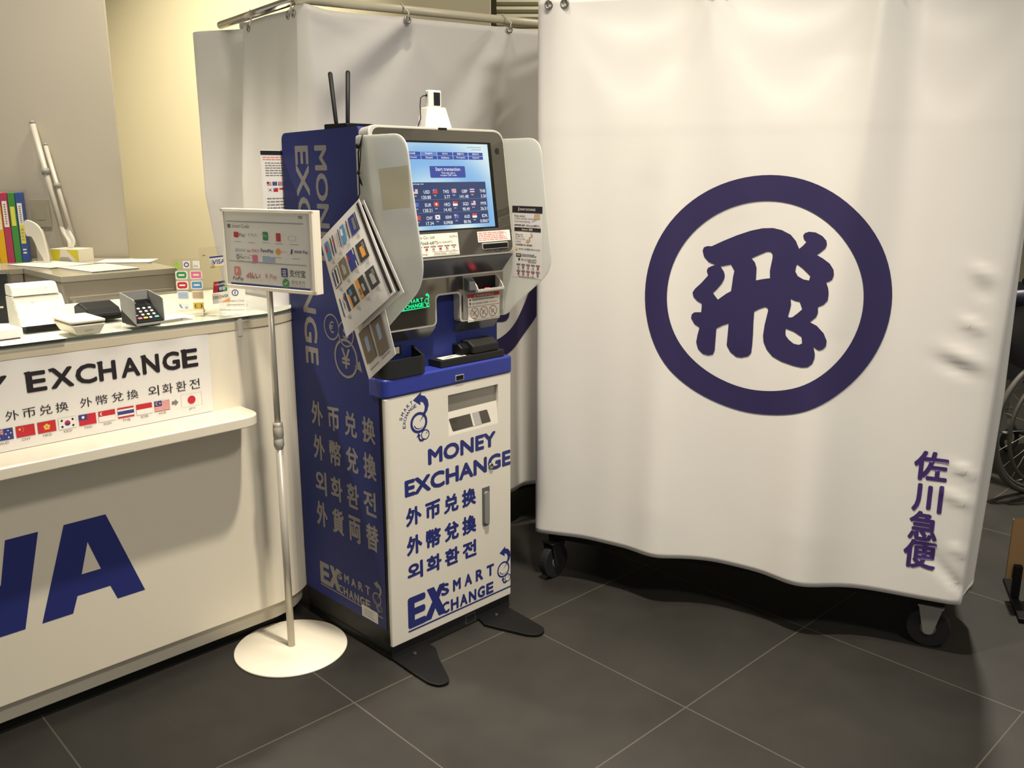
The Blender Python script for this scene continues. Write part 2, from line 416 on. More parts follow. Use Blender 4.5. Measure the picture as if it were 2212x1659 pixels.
# the exchange logo: arrowed ring over a small ring
def logo(mb, cx, cy, r, m, bg, F, c=0.0, thin=False):
    """cx, cy: centre of the large ring; r its outer radius"""
    mb.ring(cx, cy, r, r * (.80 if thin else .74), m, F, c, 36)
    # clock hand wedge
    mb.poly([(cx + .05 * r, cy + .02 * r), (cx + .62 * r, cy + .55 * r), (cx + .5 * r, cy + .62 * r)], m, F, c)
    # inner crescent
    a = [(cx + .62 * r * math.cos(t), cy + .62 * r * math.sin(t)) for t in [R(200 + k * 9) for k in range(14)]]
    b = [(cx + .06 * r + .60 * r * math.cos(t), cy + .05 * r + .60 * r * math.sin(t)) for t in [R(200 + k * 9) for k in range(14)]]
    mb.shape([a + b[::-1]], m, F, c)
    # arrow sweeping up from the ring and curling to the left
    ou = [(.72, .62), (1.02, .95), (1.2, 1.45), (1.12, 1.95), (.78, 2.38), (.30, 2.56), (.36, 2.86), (-.62, 2.22), (.22, 1.62), (.24, 1.98), (.58, 1.78), (.74, 1.42), (.66, 1.02), (.48, .80)]
    pts = [(cx + x * r, cy + y * r) for x, y in ou]
    mb.shape([pts], m, F, c)
    # small ring with its own arrow
    sx, sy, sr = cx + .72 * r, cy - 1.28 * r, .50 * r
    mb.ring(sx, sy, sr, sr * .80, m, F, c, 28)
    mb.poly([(sx, sy), (sx + .55 * sr, sy + .4 * sr), (sx + .4 * sr, sy + .55 * sr)], m, F, c)
    o2 = [(-.30, -.62), (-.10, -.80), (-.55, -1.18), (-1.25, -1.12), (-1.62, -.62), (-1.72, -.1), (-2.1, -.22), (-1.62, .62), (-1.02, -.05), (-1.36, -.06), (-1.28, -.5), (-1.0, -.72), (-.6, -.76)]
    mb.shape([[(sx + x * sr, sy + y * sr) for x, y in o2]], m, F, c)

def exlogo(mb, x0, y0, w, h, m, F, c=0.0):
    """EX / SMART / XCHANGE block with logo and underline inside x0..x0+w, y0..y0+h"""
    X = lambda t: x0 + t * w
    Y = lambda t: y0 + t * h
    mb.text('E', X(0), Y(.07), .160 * w, .665 * h, m, F, c, .055)
    mb.poly([(X(.17), Y(.76)), (X(.235), Y(.76)), (X(.345), Y(.08)), (X(.275), Y(.08))], m, F, c)
    mb.poly([(X(.285), Y(.76)), (X(.335), Y(.76)), (X(.205), Y(.08)), (X(.135), Y(.08))], m, F, c + .00012)
    for i, ch in enumerate('SMART'): mb.text(ch, X(.30 + i * .111), Y(.47), .075 * w, .26 * h, m, F, c + .0001, .055)
    for i, ch in enumerate('CHANGE'): mb.text(ch, X(.30 + i * .0875), Y(.06), .075 * w, .26 * h, m, F, c + .0001, .055)
    logo(mb, X(.917), Y(.49), .064 * w, m, None, F, c, True)
    mb.rect(X(0), Y(0), w, .035 * h, m, F, c)
# ---------------------------------------------------------------- camera
CAM_H = 1.335
cam = bpy.data.cameras.new('camera'); co = bpy.data.objects.new('camera', cam); C.objects.link(co)
co.location = (0, 0, CAM_H); co.rotation_euler = (R(90 - 13.4), 0, 0)
cam.sensor_fit = 'HORIZONTAL'; cam.sensor_width = 36; cam.lens = 1930 / 2212 * 36; cam.clip_start = .02
bpy.context.scene.camera = co

def frame_mat(o, yaw): return Matrix.Translation(Vector(o)) @ Matrix.Rotation(R(yaw), 4, 'Z')
KO, KY = (-0.3306, 2.2474, 0), 45          # exchange machine
CO_, CY_ = (-1.2439, 1.9105, 0), 45        # counter
LO, LY = (.068, 2.775, 0), -24.24          # front curtain
BO, BY = (0, 3.22, 0), 32                  # rear curtain
def W(o, yaw, p):
    q = frame_mat(o, yaw) @ Vector(p); return (q.x, q.y, q.z)

# ---------------------------------------------------------------- room
M['floor'] = floor_mat()
def struct(mb, name): o = mb.build(name); o['kind'] = 'structure'; return o
struct(MB().box((-6, -2.5, -.1), (7, 9, 0), M['floor']), 'floor')
struct(MB().box((-6, -2.5, 3.3), (7, 9, 3.4), M['ceil']), 'ceiling')
struct(MB().box((-5.2, 4.32, 0), (-1.842, 4.335, 3.3), M['wall_shaded']), 'wall_left')
struct(MB().box((-3.2, 5.02, 0), (-.115, 5.2, 3.3), M['wall_lit']), 'wall_back')
struct(MB().box((-2.0, 7.4, 0), (7, 7.6, 3.3), M['walldark']), 'wall_far')
lv = MB()
for i in range(28):
    z = 2.02 + i * .045
    lv.ext([(0, z), (.05, z + .012), (.05, z + .03), (0, z + .018)], -.1, 2.4, M['louver'], lambda a, b, c: (c, 6.2 - a, b))
lv.box((-.1, 6.22, 1.95), (2.4, 6.24, 3.3), M['walldark'])
struct(lv, 'trim_1')

# ---------------------------------------------------------------- kiosk
KW, KD = .4637, .432
kio = thing('currency_exchange_machine', 'tall blue and white currency exchange kiosk with a lit touch screen and frosted side shields', 'machine', KO, R(KY))
SIDE = lambda a, b, c: (-c, -a, b)                       # on the left flank, seen from outside
HEADF = lambda a, v, c: (a, -.0133 + .1367 * v - .9906 * c, 1.1164 + .9906 * v + .1367 * c)
PROF = lambda a, b, c: (c, a, b)                         # outline in depth/height, drawn out along the width

body = MB()
prof = rnd([(KD, .087), (KD, 1.436), (.072, 1.444), (.060, 1.12), (.060, .757), (.026, .757), (.026, .087)], [0, .022, .01, 0, 0, 0, 0])
body.ext(prof, 0, KW, M['blue'], PROF)
cabo = body.build('cabinet', kio, .014, 4)
# lettering down the left flank (part of the same panel)
lt = MB(); T = M['silver_text']
VERT = lambda z0, l0: (lambda a, b, c: (-c, l0 - b, z0 - a))
lt.text('MONEY', 0, 0, .325, .0577, T, VERT(1.401, .2712), .0006, .040)
lt.text('EXCHANGE', 0, 0, .600, .0665, T, VERT(1.4015, .3662), .0006, .036)
for cx, cz, r, ch, hh in ((.2291, .9212, .0366, '€', .034), (.162, .9105, .0366, '$', .036), (.1666, .8423, .0545, '¥', .056)):
    lt.ring(-cx, cz, r, r * .87, T, SIDE, .0006, 40); lt.text(ch, -cx - hh * .36, cz - hh * .5, hh * .72, hh, T, SIDE, .0006, .02)
    lt.poly([(-cx + r * .72, cz - r * .30), (-cx + r * 1.35, cz - r * .52), (-cx + r * 1.15, cz + r * .05)], T, SIDE, .0006) if ch == '¥' else None
for s, zt, zb, l0, l1 in (('外币兑换', .695, .6225, .3525, .0462), ('外幣兌換', .594, .519, .3508, .0475), ('외화환전', .4855, .413, .3502, .0535), ('外貨両替', .389, .311, .3536, .0485)):
    lt.spaced(s, -l0, zb, l0 - l1, zt - zb, T, SIDE, .0006, .028, cell=.058)
exlogo(lt, -.351, .118, .310, .105, T, SIDE, .0006)
absorb(cabo, lt)
MB().rect(-.1405, .0925, .0765, .0345, M['paper'], SIDE, .001).lines(-.133, .097, .06, .025, 4, M['inklight'], SIDE, .0014, .45, 3).build('asset_sticker', kio)
MB().ext([(.0119, .05), (.040, .05), (.040, .757), (.0119, .757)], .0015, KW - .0015, M['black'], PROF).build('door_seal', kio)

pl = MB().box((.002, .006, 0), (KW - .002, KD, .0875), M['blacksoft']); pl.box((0, .012, .012), (KW, KD - .004, .03), M['black'])
pl.rect(.276, .008, .040, .028, M['silver_dark'], XZ(.0055)).rect(.278, .010, .036, .024, M['blacksoft'], XZ(.0052))
pl.build('plinth', kio, .003)
for pts in (((.003, .03), (.126, .03), (.126, -.033), (.098, -.078), (.048, -.181), (.034, -.194), (.008, -.188), (-.005, -.16), (-.004, -.092)),
            ((.337, .03), (.317, -.032), (.331, -.075), (.365, -.17), (.387, -.193), (.414, -.190), (.430, -.172), (.444, -.021), (.444, .03))):
    f = MB().ext(rnd(pts, [0, 0, .01, .02, .02, .015, .02, .02, .02][:len(pts)], 4), 0, .0095, M['black'])
    f.lathe([(.007, 0), (.007, .004), (.004, .007)], M['blacksoft'], 14, ((.06 if pts[0][0] < .1 else .38), -.02, .0095))
    f.build('foot', kio, .002)

# door
dp = rnd([(-.0012, .0118), (-.0012, 0), (KW, 0), (KW, .0118)], [0, .011, .008, 0], 8)
door = MB().ext(dp, .045, .7565, M['door']).build('door', kio, .0025, 2)
sl = MB().box((.2165, -.01, .612), (.4095, .009, .7305), M['cheek'])
cut(door, [sl])
ds = MB(); F0 = XZ(0)
N = M['navy']
ds.text('MONEY', .1399, .5446, .259, .0472, N, F0, .0004, .058)
ds.text('EXCHANGE', .0563, .4714, .4046, .0492, N, F0, .0004, .058)
for s, zt, zb in (('外币兑换', .4390, .3848), ('外幣兌換', .3555, .2985), ('외화환전', .2752, .2230)):
    ds.spaced(s, .0575, zb, .2605, zt - zb, N, F0, .0004, .046, cell=.0555)
exlogo(ds, .0552, .0695, .408, .142, N, F0, .0004)
logo(ds, .1113, .6735, .0295, N, None, F0, .0004)
for s, r, a0, a1 in (('SMART', .0595, 166, 106), ('EXCHANGE', .0455, 188, 98)):
    n = len(s)
    for i, ch in enumerate(s):
        t = R(a0 + (a1 - a0) * (i + .5) / n); q = t - PI / 2
        px, pz = .1113 + r * math.cos(t), .6735 + r * math.sin(t)
        G = lambda a, b, c, q=q, px=px, pz=pz: (px + a * math.cos(q) - b * math.sin(q), -c, pz + a * math.sin(q) + b * math.cos(q))
        ds.text(ch, -.0042, 0, .0084, .0098, N, G, .0004, .012)
absorb(door, ds)
sp = MB()
S = M['silver_dark']; sp2 = M['whitep']
sp.rect(.2165, .612, .193, .1185, M['cheek'], XZ(.0085))
sp.poly([(.2165, .680), (.4095, .680), (.4095, .7305), (.2165, .7305)], M['cheek'], XZ(.0085), .0003)
sp.ext([(.0085, .612), (.0002, .612), (.0002, .6135), (.0062, .664), (.0085, .682)], .2165, .4095, M['door'], PROF)
SLP = lambda a, b, c: (a, .0004 + (b - .6135) * .119 - c, b)
sp.poly(rnd([(.2335, .6225), (.3815, .6225), (.3700, .6605), (.2222, .6605)], .004), M['bezel'], SLP, .0006)
sp.poly([(.311, .6225), (.330, .6225), (.322, .6605), (.303, .6605)], M['door'], SLP, .0009)
sp.poly([(.318, .6225), (.345, .6225), (.337, .6605), (.310, .6605)], M['inklight'], SLP, .00095)
sp.build('note_dispenser', door)
hd = MB().ext(rnd([(.3421, .3045), (.3712, .3045), (.3712, .427), (.3421, .427)], [.014, .014, .001, .001]), 0, .003, M['silver_dark'], F0)
hd.ext(rnd([(.3478, .3115), (.3655, .3115), (.3655, .414), (.3478, .414)], .0085), .003, .0085, M['steelpaint'], F0)
hd.build('handle', door, .0012)
MB().lathe([(.0098, 0), (.0098, .003), (.008, .0042), (.0062, .0042), (.0058, .0025), (.001, .0025)], M['eyelet'], 24).build('lock', door)
lk = bpy.data.objects['lock']; lk.location = (.3779, 0, .4868); lk.rotation_euler = (R(90), 0, 0)

# tray ledge
tp = rnd([(-.006, .062), (-.006, -.003), (KW + .001, -.003), (KW + .001, .062)], [0, .022, .008, 0], 8)
MB().ext(tp, .758, .8085, M['bluetray']).build('tray', kio, .006, 3)
us = MB().ext(rnd([(.2418, .7667), (.2728, .7667), (.2728, .7835), (.2418, .7835)], .0015), 0, .0016, M['silver'], XZ(-.003))
us.rect(.2436, .7685, .0274, .0132, M['black'], XZ(-.003), .0019); us.rect(.2436, .7685, .0274, .004, M['blacksoft'], XZ(-.003), .0021)
us.build('charging_port', kio)
# banknote cup
co_ = rnd([(.001, .060), (.001, -.005), (.146, -.005), (.146, .060)], [0, .040, .030, 0], 8)
ci_ = rnd([(.007, .060), (.007, .001), (.140, .001), (.140, .060)], [0, .036, .026, 0], 8)
cup = MB(); n = len(co_)
hgt = lambda y: .8570 + .018 * max(0, min(1, (y - .02) / .04))
cup.add([(x, y, .8086) for x, y in co_] + [(x, y, hgt(y)) for x, y in co_], [(k + 1, k, n + k, n + k + 1) for k in range(n - 1)], M['blacksoft'])
cup.add([(x, y, .8105) for x, y in ci_] + [(x, y, hgt(y)) for x, y in ci_], [(k, k + 1, n + k + 1, n + k) for k in range(n - 1)], M['black'])
cup.add([(x, y, hgt(y)) for x, y in co_] + [(x, y, hgt(y)) for x, y in ci_], [(k, k + 1, n + k + 1, n + k) for k in range(n - 1)], M['blacksoft'])
cup.poly(ci_, M['black'], XY(.8105)); cup.rect(.020, .858, .078, .018, M['key_gold'], XZ(.0592)); cup.rect(.014, .852, .092, .028, M['blacksoft'], XZ(.0597))
cup.build('note_cup', kio)
pad = MB().ext(rnd([(.1985, .0600), (.1985, .006), (.4400, .003), (.4470, .060)], [0, .006, .006, 0]), .8086, .829, M['blacksoft'])
pad.poly(rnd([(.213, .0145), (.300, .0135), (.304, .046), (.217, .047)], .002), M['papercream'], XY(.829), .0006)
pad.poly([(.226, .022), (.262, .030), (.290, .0355), (.2895, .037), (.255, .033), (.224, .0245)], M['ink'], XY(.829), .0009)
pad.build('card_reader', kio, .002)
ib = MB().ext([(.060, .8295), (.008, .8295), (.008, .853), (.030, .866), (.060, .866)], .320, .421, M['blacksoft'], PROF)
ib.ext([(.060, .8295), (.020, .8295), (.020, .850), (.034, .860), (.060, .860)], .286, .319, M['black'], PROF)
ib.build('passport_scanner', kio, .004)

# head unit with the touch screen
ho = rnd([(0, -.0085), (KW, -.0085), (KW, .3335), (0, .3335)], [.014, .026, .040, .022], 8)
hs = MB().ext(ho, -.052, 0, M['silver'], HEADF); hs.build('head_housing', kio, .003, 2)
gl = MB().ext(rnd([(.010, -.002), (KW - .006, -.002), (KW - .006, .327), (.010, .327)], [.010, .022, .036, .024], 8), -.002, .0012, M['bezel'], HEADF)
gl.rect(.225, .3265, .030, .006, M['black'], HEADF, .0014).disc(.4313, .2749, .0085, M['blacksoft'], HEADF, .0016)
gl.build('bezel', kio)
sc = MB(); c0 = .0022
sc.rect(.050, .0660, .3585, .2315, M['black'], HEADF, c0 - .0005)
sc.rect(.058, .0695, .3375, .2230, M['scr_bg'], HEADF, c0)
x0 = .0495; lang = (('日本語', 'English', '한국어', '繁體中文', '简体中文'), ('Français', 'Deutsch', 'Italiano', 'Português', 'Español'))
for i in range(5):
    xx = .1022 + i * .0548
    for j in range(2):
        v0 = .2605 - j * .0098
        sc.rect(xx, v0, .0525, .0090, M['scr_btn2'] if (i == 1 and j == 0) else M['scr_btn'], HEADF, c0 + .0003)
        s = lang[j][i]; ww = .0062 * len(s) if ord(s[0]) > 1000 else .0034 * len(s)
        sc.text(s, xx + .026 - ww / 2, v0 + .0022, ww, .0052, M['scr_white'], HEADF, c0 + .0006, .007)
sc.rect(.318, .2825, .052, .0018, M['scr_grey'], HEADF, c0 + .0003).rect(.334, .2765, .036, .0018, M['scr_grey'], HEADF, c0 + .0003)
sc.poly(rnd([(.1803, .2032), (.3037, .2032), (.3037, .2335), (.1803, .2335)], .004), M['scr_btn'], HEADF, c0 + .0003)
sc.text('Start transaction', .1995, .2212, .086, .0090, M['scr_white'], HEADF, c0 + .0006, .008)
sc.text('You can use a', .2185, .2134, .048, .0054, M['scr_white'], HEADF, c0 + .0006, .008)
sc.text('coupon QR code.', .2145, .2064, .058, .0058, M['scr_white'], HEADF, c0 + .0006, .008)
sc.rect(.064, .0800, .3095, .1120, M['scr_navy'], HEADF, c0 + .0003)
sc.text('Current exchange rate', .092, .1850, .062, .0048, M['scr_white'], HEADF, c0 + .0006, .005)
for k in (1, 2): sc.rect(.064, .0800 + k * .0335, .3095, .0004, M['scr_grey'], HEADF, c0 + .0005)
def sflag(mb, kind, x, y, w, h, F, c, Wt, Rd, Bl, Yl, Bk):
    """little national flags made of plain blocks"""
    if kind == 'id': mb.rect(x, y, w, h / 2, Wt, F, c).rect(x, y + h / 2, w, h / 2, Rd, F, c)
    elif kind == 'sg':
        mb.rect(x, y, w, h / 2, Wt, F, c).rect(x, y + h / 2, w, h / 2, Rd, F, c).disc(x + w * .2, y + h * .75, h * .16, Wt, F, c + .0001, 12).disc(x + w * .25, y + h * .75, h * .14, Rd, F, c + .0002, 12)
    elif kind == 'cn':
        mb.rect(x, y, w, h, Rd, F, c).disc(x + w * .2, y + h * .7, h * .11, Yl, F, c + .0001, 5)
        for k in range(4): mb.disc(x + w * (.36 + .05 * math.sin(k * 1.05)), y + h * (.86 - .12 * k), h * .035, Yl, F, c + .0001, 5)
    elif kind == 'hk':
        mb.rect(x, y, w, h, Rd, F, c)
        for k in range(5):
            t = R(90 + 72 * k); mb.disc(x + w / 2 + h * .17 * math.cos(t), y + h / 2 + h * .17 * math.sin(t), h * .12, Wt if Yl is None else Yl, F, c + .0001 + k * .00001, 10)
    elif kind == 'kr':
        mb.rect(x, y, w, h, Wt, F, c).disc(x + w / 2, y + h / 2, h * .25, Rd, F, c + .0001)
        mb.poly([(x + w / 2 + h * .25 * math.cos(R(180 + a * 15)), y + h / 2 + h * .25 * math.sin(R(180 + a * 15))) for a in range(13)], Bl, F, c + .0002)
        for sx, sy in ((-1, 1), (1, 1), (-1, -1), (1, -1)):
            q = R(-56 * sx * sy); cx, cy = x + w / 2 + sx * w * .31, y + h / 2 + sy * h * .28; u, v = h * .10, h * .085
            mb.poly([(cx + a * math.cos(q) - b * math.sin(q), cy + a * math.sin(q) + b * math.cos(q)) for a, b in ((-u, -v), (u, -v), (u, v), (-u, v))], Bk, F, c + .0001)
    elif kind == 'tw':
        mb.rect(x, y, w, h, Rd, F, c).rect(x, y + h / 2, w / 2, h / 2, Bl, F, c + .0001).disc(x + w / 4, y + h * .75, h * .13, Wt, F, c + .0002, 12)
    elif kind == 'th':
        mb.rect(x, y, w, h, Rd, F, c).rect(x, y + h / 6, w, h * 2 / 3, Wt, F, c + .0001).rect(x, y + h / 3, w, h / 3, Bl, F, c + .0002)
    elif kind in ('us', 'my'):
        mb.rect(x, y, w, h, Wt, F, c)
        for k in range(7): mb.rect(x, y + h * (2 * k) / 14, w, h / 14, Rd, F, c + .0001)
        mb.rect(x, y + h * .5, w * .48, h * .5, Bl, F, c + .0002)
        if kind == 'my' and Yl: mb.disc(x + w * .2, y + h * .75, h * .18, Yl, F, c + .0003, 14).disc(x + w * .235, y + h * .75, h * .155, Bl, F, c + .0004, 14).disc(x + w * .33, y + h * .75, h * .11, Yl, F, c + .0003, 7)
    elif kind == 'gb':
        mb.rect(x, y, w, h, Bl, F, c)
        for m_, t_, e in ((Wt, .16, 0), (Rd, .07, .0002)):
            for s in (1, -1):
                d = t_ * h
                mb.poly([(x, y + (h if s < 0 else 0) + d * (0 if s > 0 else -1)), (x + w - d, y + (h if s > 0 else 0)), (x + w, y + (h if s > 0 else 0) - d * s), (x + d, y + (0 if s > 0 else h))], m_, F, c + .0001 + e)
        mb.rect(x, y + h * .36, w, h * .28, Wt, F, c + .0004).rect(x + w * .4, y, w * .2, h, Wt, F, c + .0004)
        mb.rect(x, y + h * .42, w, h * .16, Rd, F, c + .0005).rect(x + w * .45, y, w * .1, h, Rd, F, c + .0005)
    elif kind == 'eu':
        mb.rect(x, y, w, h, Bl, F, c)
        for k in range(12): mb.disc(x + w / 2 + h * .3 * math.cos(k * PI / 6), y + h / 2 + h * .3 * math.sin(k * PI / 6), h * .045, Yl or Wt, F, c + .0001, 6)
    elif kind == 'au':
        mb.rect(x, y, w, h, Bl, F, c); sflag(mb, 'gb', x, y + h / 2, w / 2, h / 2, F, c + .0001, Wt, Rd, Bl, Yl, Bk)
        for a, b, q in ((.25, .22, .1), (.75, .8, .06), (.62, .52, .06), (.88, .56, .06), (.75, .2, .07)): mb.disc(x + w * a, y + h * b, h * q, Wt, F, c + .0001, 7)
rows = ((('us', 'USD', '120.80'), ('tw', 'TWD', '3.77'), ('gb', 'GBP', '141.48'), ('th', 'THB', '3.50')),
        (('eu', 'EUR', '128.21'), ('hk', 'HKD', '14.43'), ('sg', 'SGD', '90.49'), ('my', 'MYR', '26.51')),
        (('cn', 'CNY', '17.34'), ('kr', 'KRW', '0.0908'), ('au', 'AUD', '80.96'), ('id', 'IDR', '0.0067')))
E_ = (M['scr_white'], M['scr_red'], M['scr_blue'], None, M['scr_navy'])
for j, row in enumerate(rows):
    for i, (fl, cur, val) in enumerate(row):
        xr = .1722 + i * .0658; v0 = .1625 - j * .0335
        sflag(sc, fl, xr + .0085 - .0658 + .001, v0 + .0005, .0165, .0115, HEADF, c0 + .0006, *E_)
        sc.text(cur, xr - .0205, v0 + .0005, .0205, .0085, M['scr_white'], HEADF, c0 + .0006, .007)
        ww = .0056 * len(val.replace('.', '')) + .003
        sc.text(val, xr + .002 - ww, v0 - .0132, ww, .0085, M['scr_white'], HEADF, c0 + .0006, .007)
        sc.text(cur, xr + .0125 - .0658, v0 - .0065, .0085, .0030, M['scr_white'], HEADF, c0 + .0006)
sc.build('touch_screen', kio)
# contact plate under the screen
st = MB(); F1 = HEADF; k0 = .0016
st.rect(.034, .0012, .2203, .0584, M['papercream'], F1, k0)
st.text('ActPro Co., Ltd.', .098, .0462, .076, .0085, M['ink'], F1, k0 + .0003).text('ActPro', .2240, .0470, .0265, .0062, M['inkgrey'], F1, k0 + .0003)
st.text('+81-6-7668-6875', .084, .0322, .098, .0082, M['ink'], F1, k0 + .0003).text('(06-7668-6875)', .1830, .0326, .0490, .0062, M['inkgrey'], F1, k0 + .0003)
for i, fl in enumerate(('us', 'kr', 'hk', 'cn', 'th', 'tw', 'my', 'sg')):
    xx = .062 + i * .0235; st.rect(xx, .0250, .0185, .0035, M['inkgrey'], F1, k0 + .0003)
    sflag(st, fl, xx + .005, .0172, .0085, .0058, F1, k0 + .0003, M['paper'], M['red'], M['fblue'], None, M['ink']); st.rect(xx + .004, .0142, .010, .0012, M['inklight'], F1, k0 + .0003)
st.text('smart_ex@actpro.co.jp', .050, .0040, .093, .0072, M['ink'], F1, k0 + .0003)
st.shape([[(.1640, .0036), (.2500, .0036), (.2500, .0126), (.1640, .0126)], [(.1648, .0044), (.1648, .0118), (.2492, .0118), (.2492, .0044)]], M['inkgrey'], F1, k0 + .0003)
st.text('Machine Number', .168, .0060, .040, .0040, M['ink'], F1, k0 + .0003).text('M00257', .216, .0058, .028, .0048, M['inklight'], F1, k0 + .0003)
st.build('contact_sticker', kio)
rs = MB(); rs.poly([(.3258, .0286), (.4512, .0292), (.4506, .0582), (.3252, .0578)], M['paper'], F1, k0)
rs.lines(.329, .0315, .112, .0245, 5, M['redpale'], F1, k0 + .0003, .42, 5)
rs.shape([[(.413, .0385), (.436, .0385), (.436, .0525), (.413, .0525)], [(.4138, .0393), (.4138, .0517), (.4352, .0517), (.4352, .0393)]], M['redpale'], F1, k0 + .0005)
rs.build('notice_sticker', kio)
rc = MB().ext(rnd([(.3385, .0085), (.4370, .0085), (.4370, .0262), (.3385, .0262)], .002), 0, .004, M['silver'], F1)
rc.rect(.3402, .0100, .0950, .0128, M['black'], F1, .0044); rc.build('receipt_slot', kio)
rcm = MB(); rcm.shape([rnd([(.388, -.0005), (.409, -.0005), (.409, .0085), (.388, .0085)], .002), rnd([(.3892, .0007), (.4078, .0007), (.4078, .0073), (.3892, .0073)], .0015)[::-1]], M['blacksoft'], F1, k0)
rcm.build('receipt_mark', kio)

# slanted underside of the head
MB().ext([(-.0128, 1.107), (.0325, 1.056), (.060, 1.056), (.060, 1.107)], .004, KW - .004, M['underside'], PROF).build('head_underside', kio, .001)
FA = XZ(.032)
fo = rnd([(.004, .9225), (.2095, .9225), (.2095, 1.0045), (.2935, 1.0045), (.2935, .9225), (.452, .9225), (.4665, .945), (.4665, 1.0575), (.004, 1.0575)], [.018, .016, .014, .014, .012, .010, .010, .003, .003], 6)
fi = rnd([(.010, .9285), (.2035, .9285), (.2035, 1.0105), (.2995, 1.0105), (.2995, .9285), (.450, .9285), (.4605, .948), (.4605, 1.0520), (.010, 1.0520)], [.014, .012, .016, .016, .010, .008, .008, .002, .002], 6)
MB().ext(fo, -.027, 0, M['silver'], FA).build('fascia_frame', kio, .001)
fa = MB().ext(fi, -.003, .0008, M['mirror'], FA); fa.rect(.305, .9290, .1555, .1228, M['cheek'], FA, .0010); fa.build('mirror_panel', kio)
MB().ext([(.0325, .9235), (.0605, .8890), (.0605, .9235)], .012, .2075, M['underside'], PROF).ext([(.0325, .9235), (.0605, .8890), (.0605, .9235)], .2965, .452, M['underside'], PROF).build('fascia_underside', kio, .001)
ls = MB(); G = M['green_led']
ls.poly([(.0600, .9742), (.1828, .9782), (.1828, .9800), (.0600, .9768)], G, FA, .0014)
for i, ch in enumerate('SMART'): ls.text(ch, .1000 + i * .0127, .9930 + i * .0004, .0102, .0105, G, FA, .0014, .03)
for i, ch in enumerate('CHANGE'): ls.text(ch, .1010 + i * .0105, .9800 + i * .0003, .0094, .0105, G, FA, .0014, .03)
ls.text('EX', .062, .9785, .036, .027, G, FA, .0013, .05)
logo(ls, .1735, .9945, .0078, G, None, FA, .0014, True)
ls.build('lit_logo', kio)['label'] = 'glowing green logo behind the mirror panel'
# bill scanner
bs = MB()
arm = [(.032, 1.0065), (.000, 1.0065), (-.002, 1.012), (.004, 1.024), (.022, 1.043), (.032, 1.046)]
bs.ext(arm, .3315, .3355, M['silver'], PROF).ext(arm, .4300, .4340, M['silver'], PROF)
bs.ext([(.032, 1.0045), (-.001, 1.0045), (-.0035, 1.0075), (-.003, 1.0140), (.0005, 1.0145), (.0005, 1.0085), (.032, 1.0105)], .3315, .4340, M['silver'], PROF)
bs.ext([(.031, 1.0105), (.0008, 1.0085), (.0008, 1.0100), (.031, 1.0120)], .3355, .4300, M['black'], PROF)
bs.ext([(.0312, 1.010), (.030, 1.010), (.030, 1.045), (.0312, 1.045)], .3355, .4300, M['black'], PROF)
bs.ext([(.032, 1.014), (.006, 1.012), (.008, 1.034), (.020, 1.044), (.032, 1.046)], .3090, .3315, M['silver_dark'], PROF)
bsc = bs.build('code_scanner', kio, .0008)
SF = lambda a, b, c: (.384 + a, .015 + b, 1.0112 + b * .06 + c + .0006)
MB().ring(0, 0, .0062, .0036, M['red_led'], SF, .0008, 24, 1.5).disc(0, 0, .0036, M['scr_red'], SF, .0008, 20, 1.5).build('scan_light', bsc)
# warning sticker
wn = MB(); F2 = FA; w0 = .0016
wn.rect(.3222, .9190, .1246, .0780, M['papercream'], F2, w0).rect(.3222, .9868, .1246, .0102, M['redwarn'], F2, w0 + .0003)
wn.text('WARNING', .3545, .9885, .0575, .0070, M['papercream'], F2, w0 + .0006, .01)
for x in (.3435, .4140): wn.shape([[(x, .9882), (x + .0092, .9882), (x + .0046, .9960)], [(x + .0016, .9892), (x + .0046, .9943), (x + .0076, .9892)]], M['papercream'], F2, w0 + .0006)
wn.text('Security Camera in Use', .3395, .9782, .062, .0052, M['ink'], F2, w0 + .0004, .006).lines(.4045, .9782, .026, .0052, 1, M['inkgrey'], F2, w0 + .0004, .5, 8)
wn.text('GPS TRACKING SYSTEM', .3395, .9672, .060, .0050, M['ink'], F2, w0 + .0004, .006).lines(.4025, .9672, .040, .0050, 1, M['redpale'], F2, w0 + .0004, .5, 9)
wn.poly([(.3262, .9800), (.3345, .9790), (.3330, .9835), (.3300, .9850)], M['ink'], F2, w0 + .0004).poly([(.3300, .9660), (.3320, .9660), (.3345, .9705), (.3320, .9740), (.3275, .9740), (.3300, .9700)], M['ink'], F2, w0 + .0004)
wn.rect(.3222, .9610, .1246, .0011, M['brownred'], F2, w0 + .0004)
for i, x in enumerate((.3478, .3835, .4195)):
    wn.ring(x, .9425, .0158, .0142, M['brownred'], F2, w0 + .0005, 32)
    wn.poly([(x - .0106, .9522), (x - .0094, .9531), (x + .0106, .9328), (x + .0094, .9319)], M['brownred'], F2, w0 + .0007)
    wn.shape([smooth_loop([(x - .009 + .003 * i, .9345), (x - .002, .937), (x + .003, .943), (x + .009 - .002 * i, .949), (x + .006, .951), (x - .001, .946), (x - .008, .941)], 3)], M['inklight'], F2, w0 + .0004)
wn.text("Please don't put and set your article behind", .3255, .9205, .118, .0044, M['inkgrey'], F2, w0 + .0004)
wn.build('warning_sticker', kio)
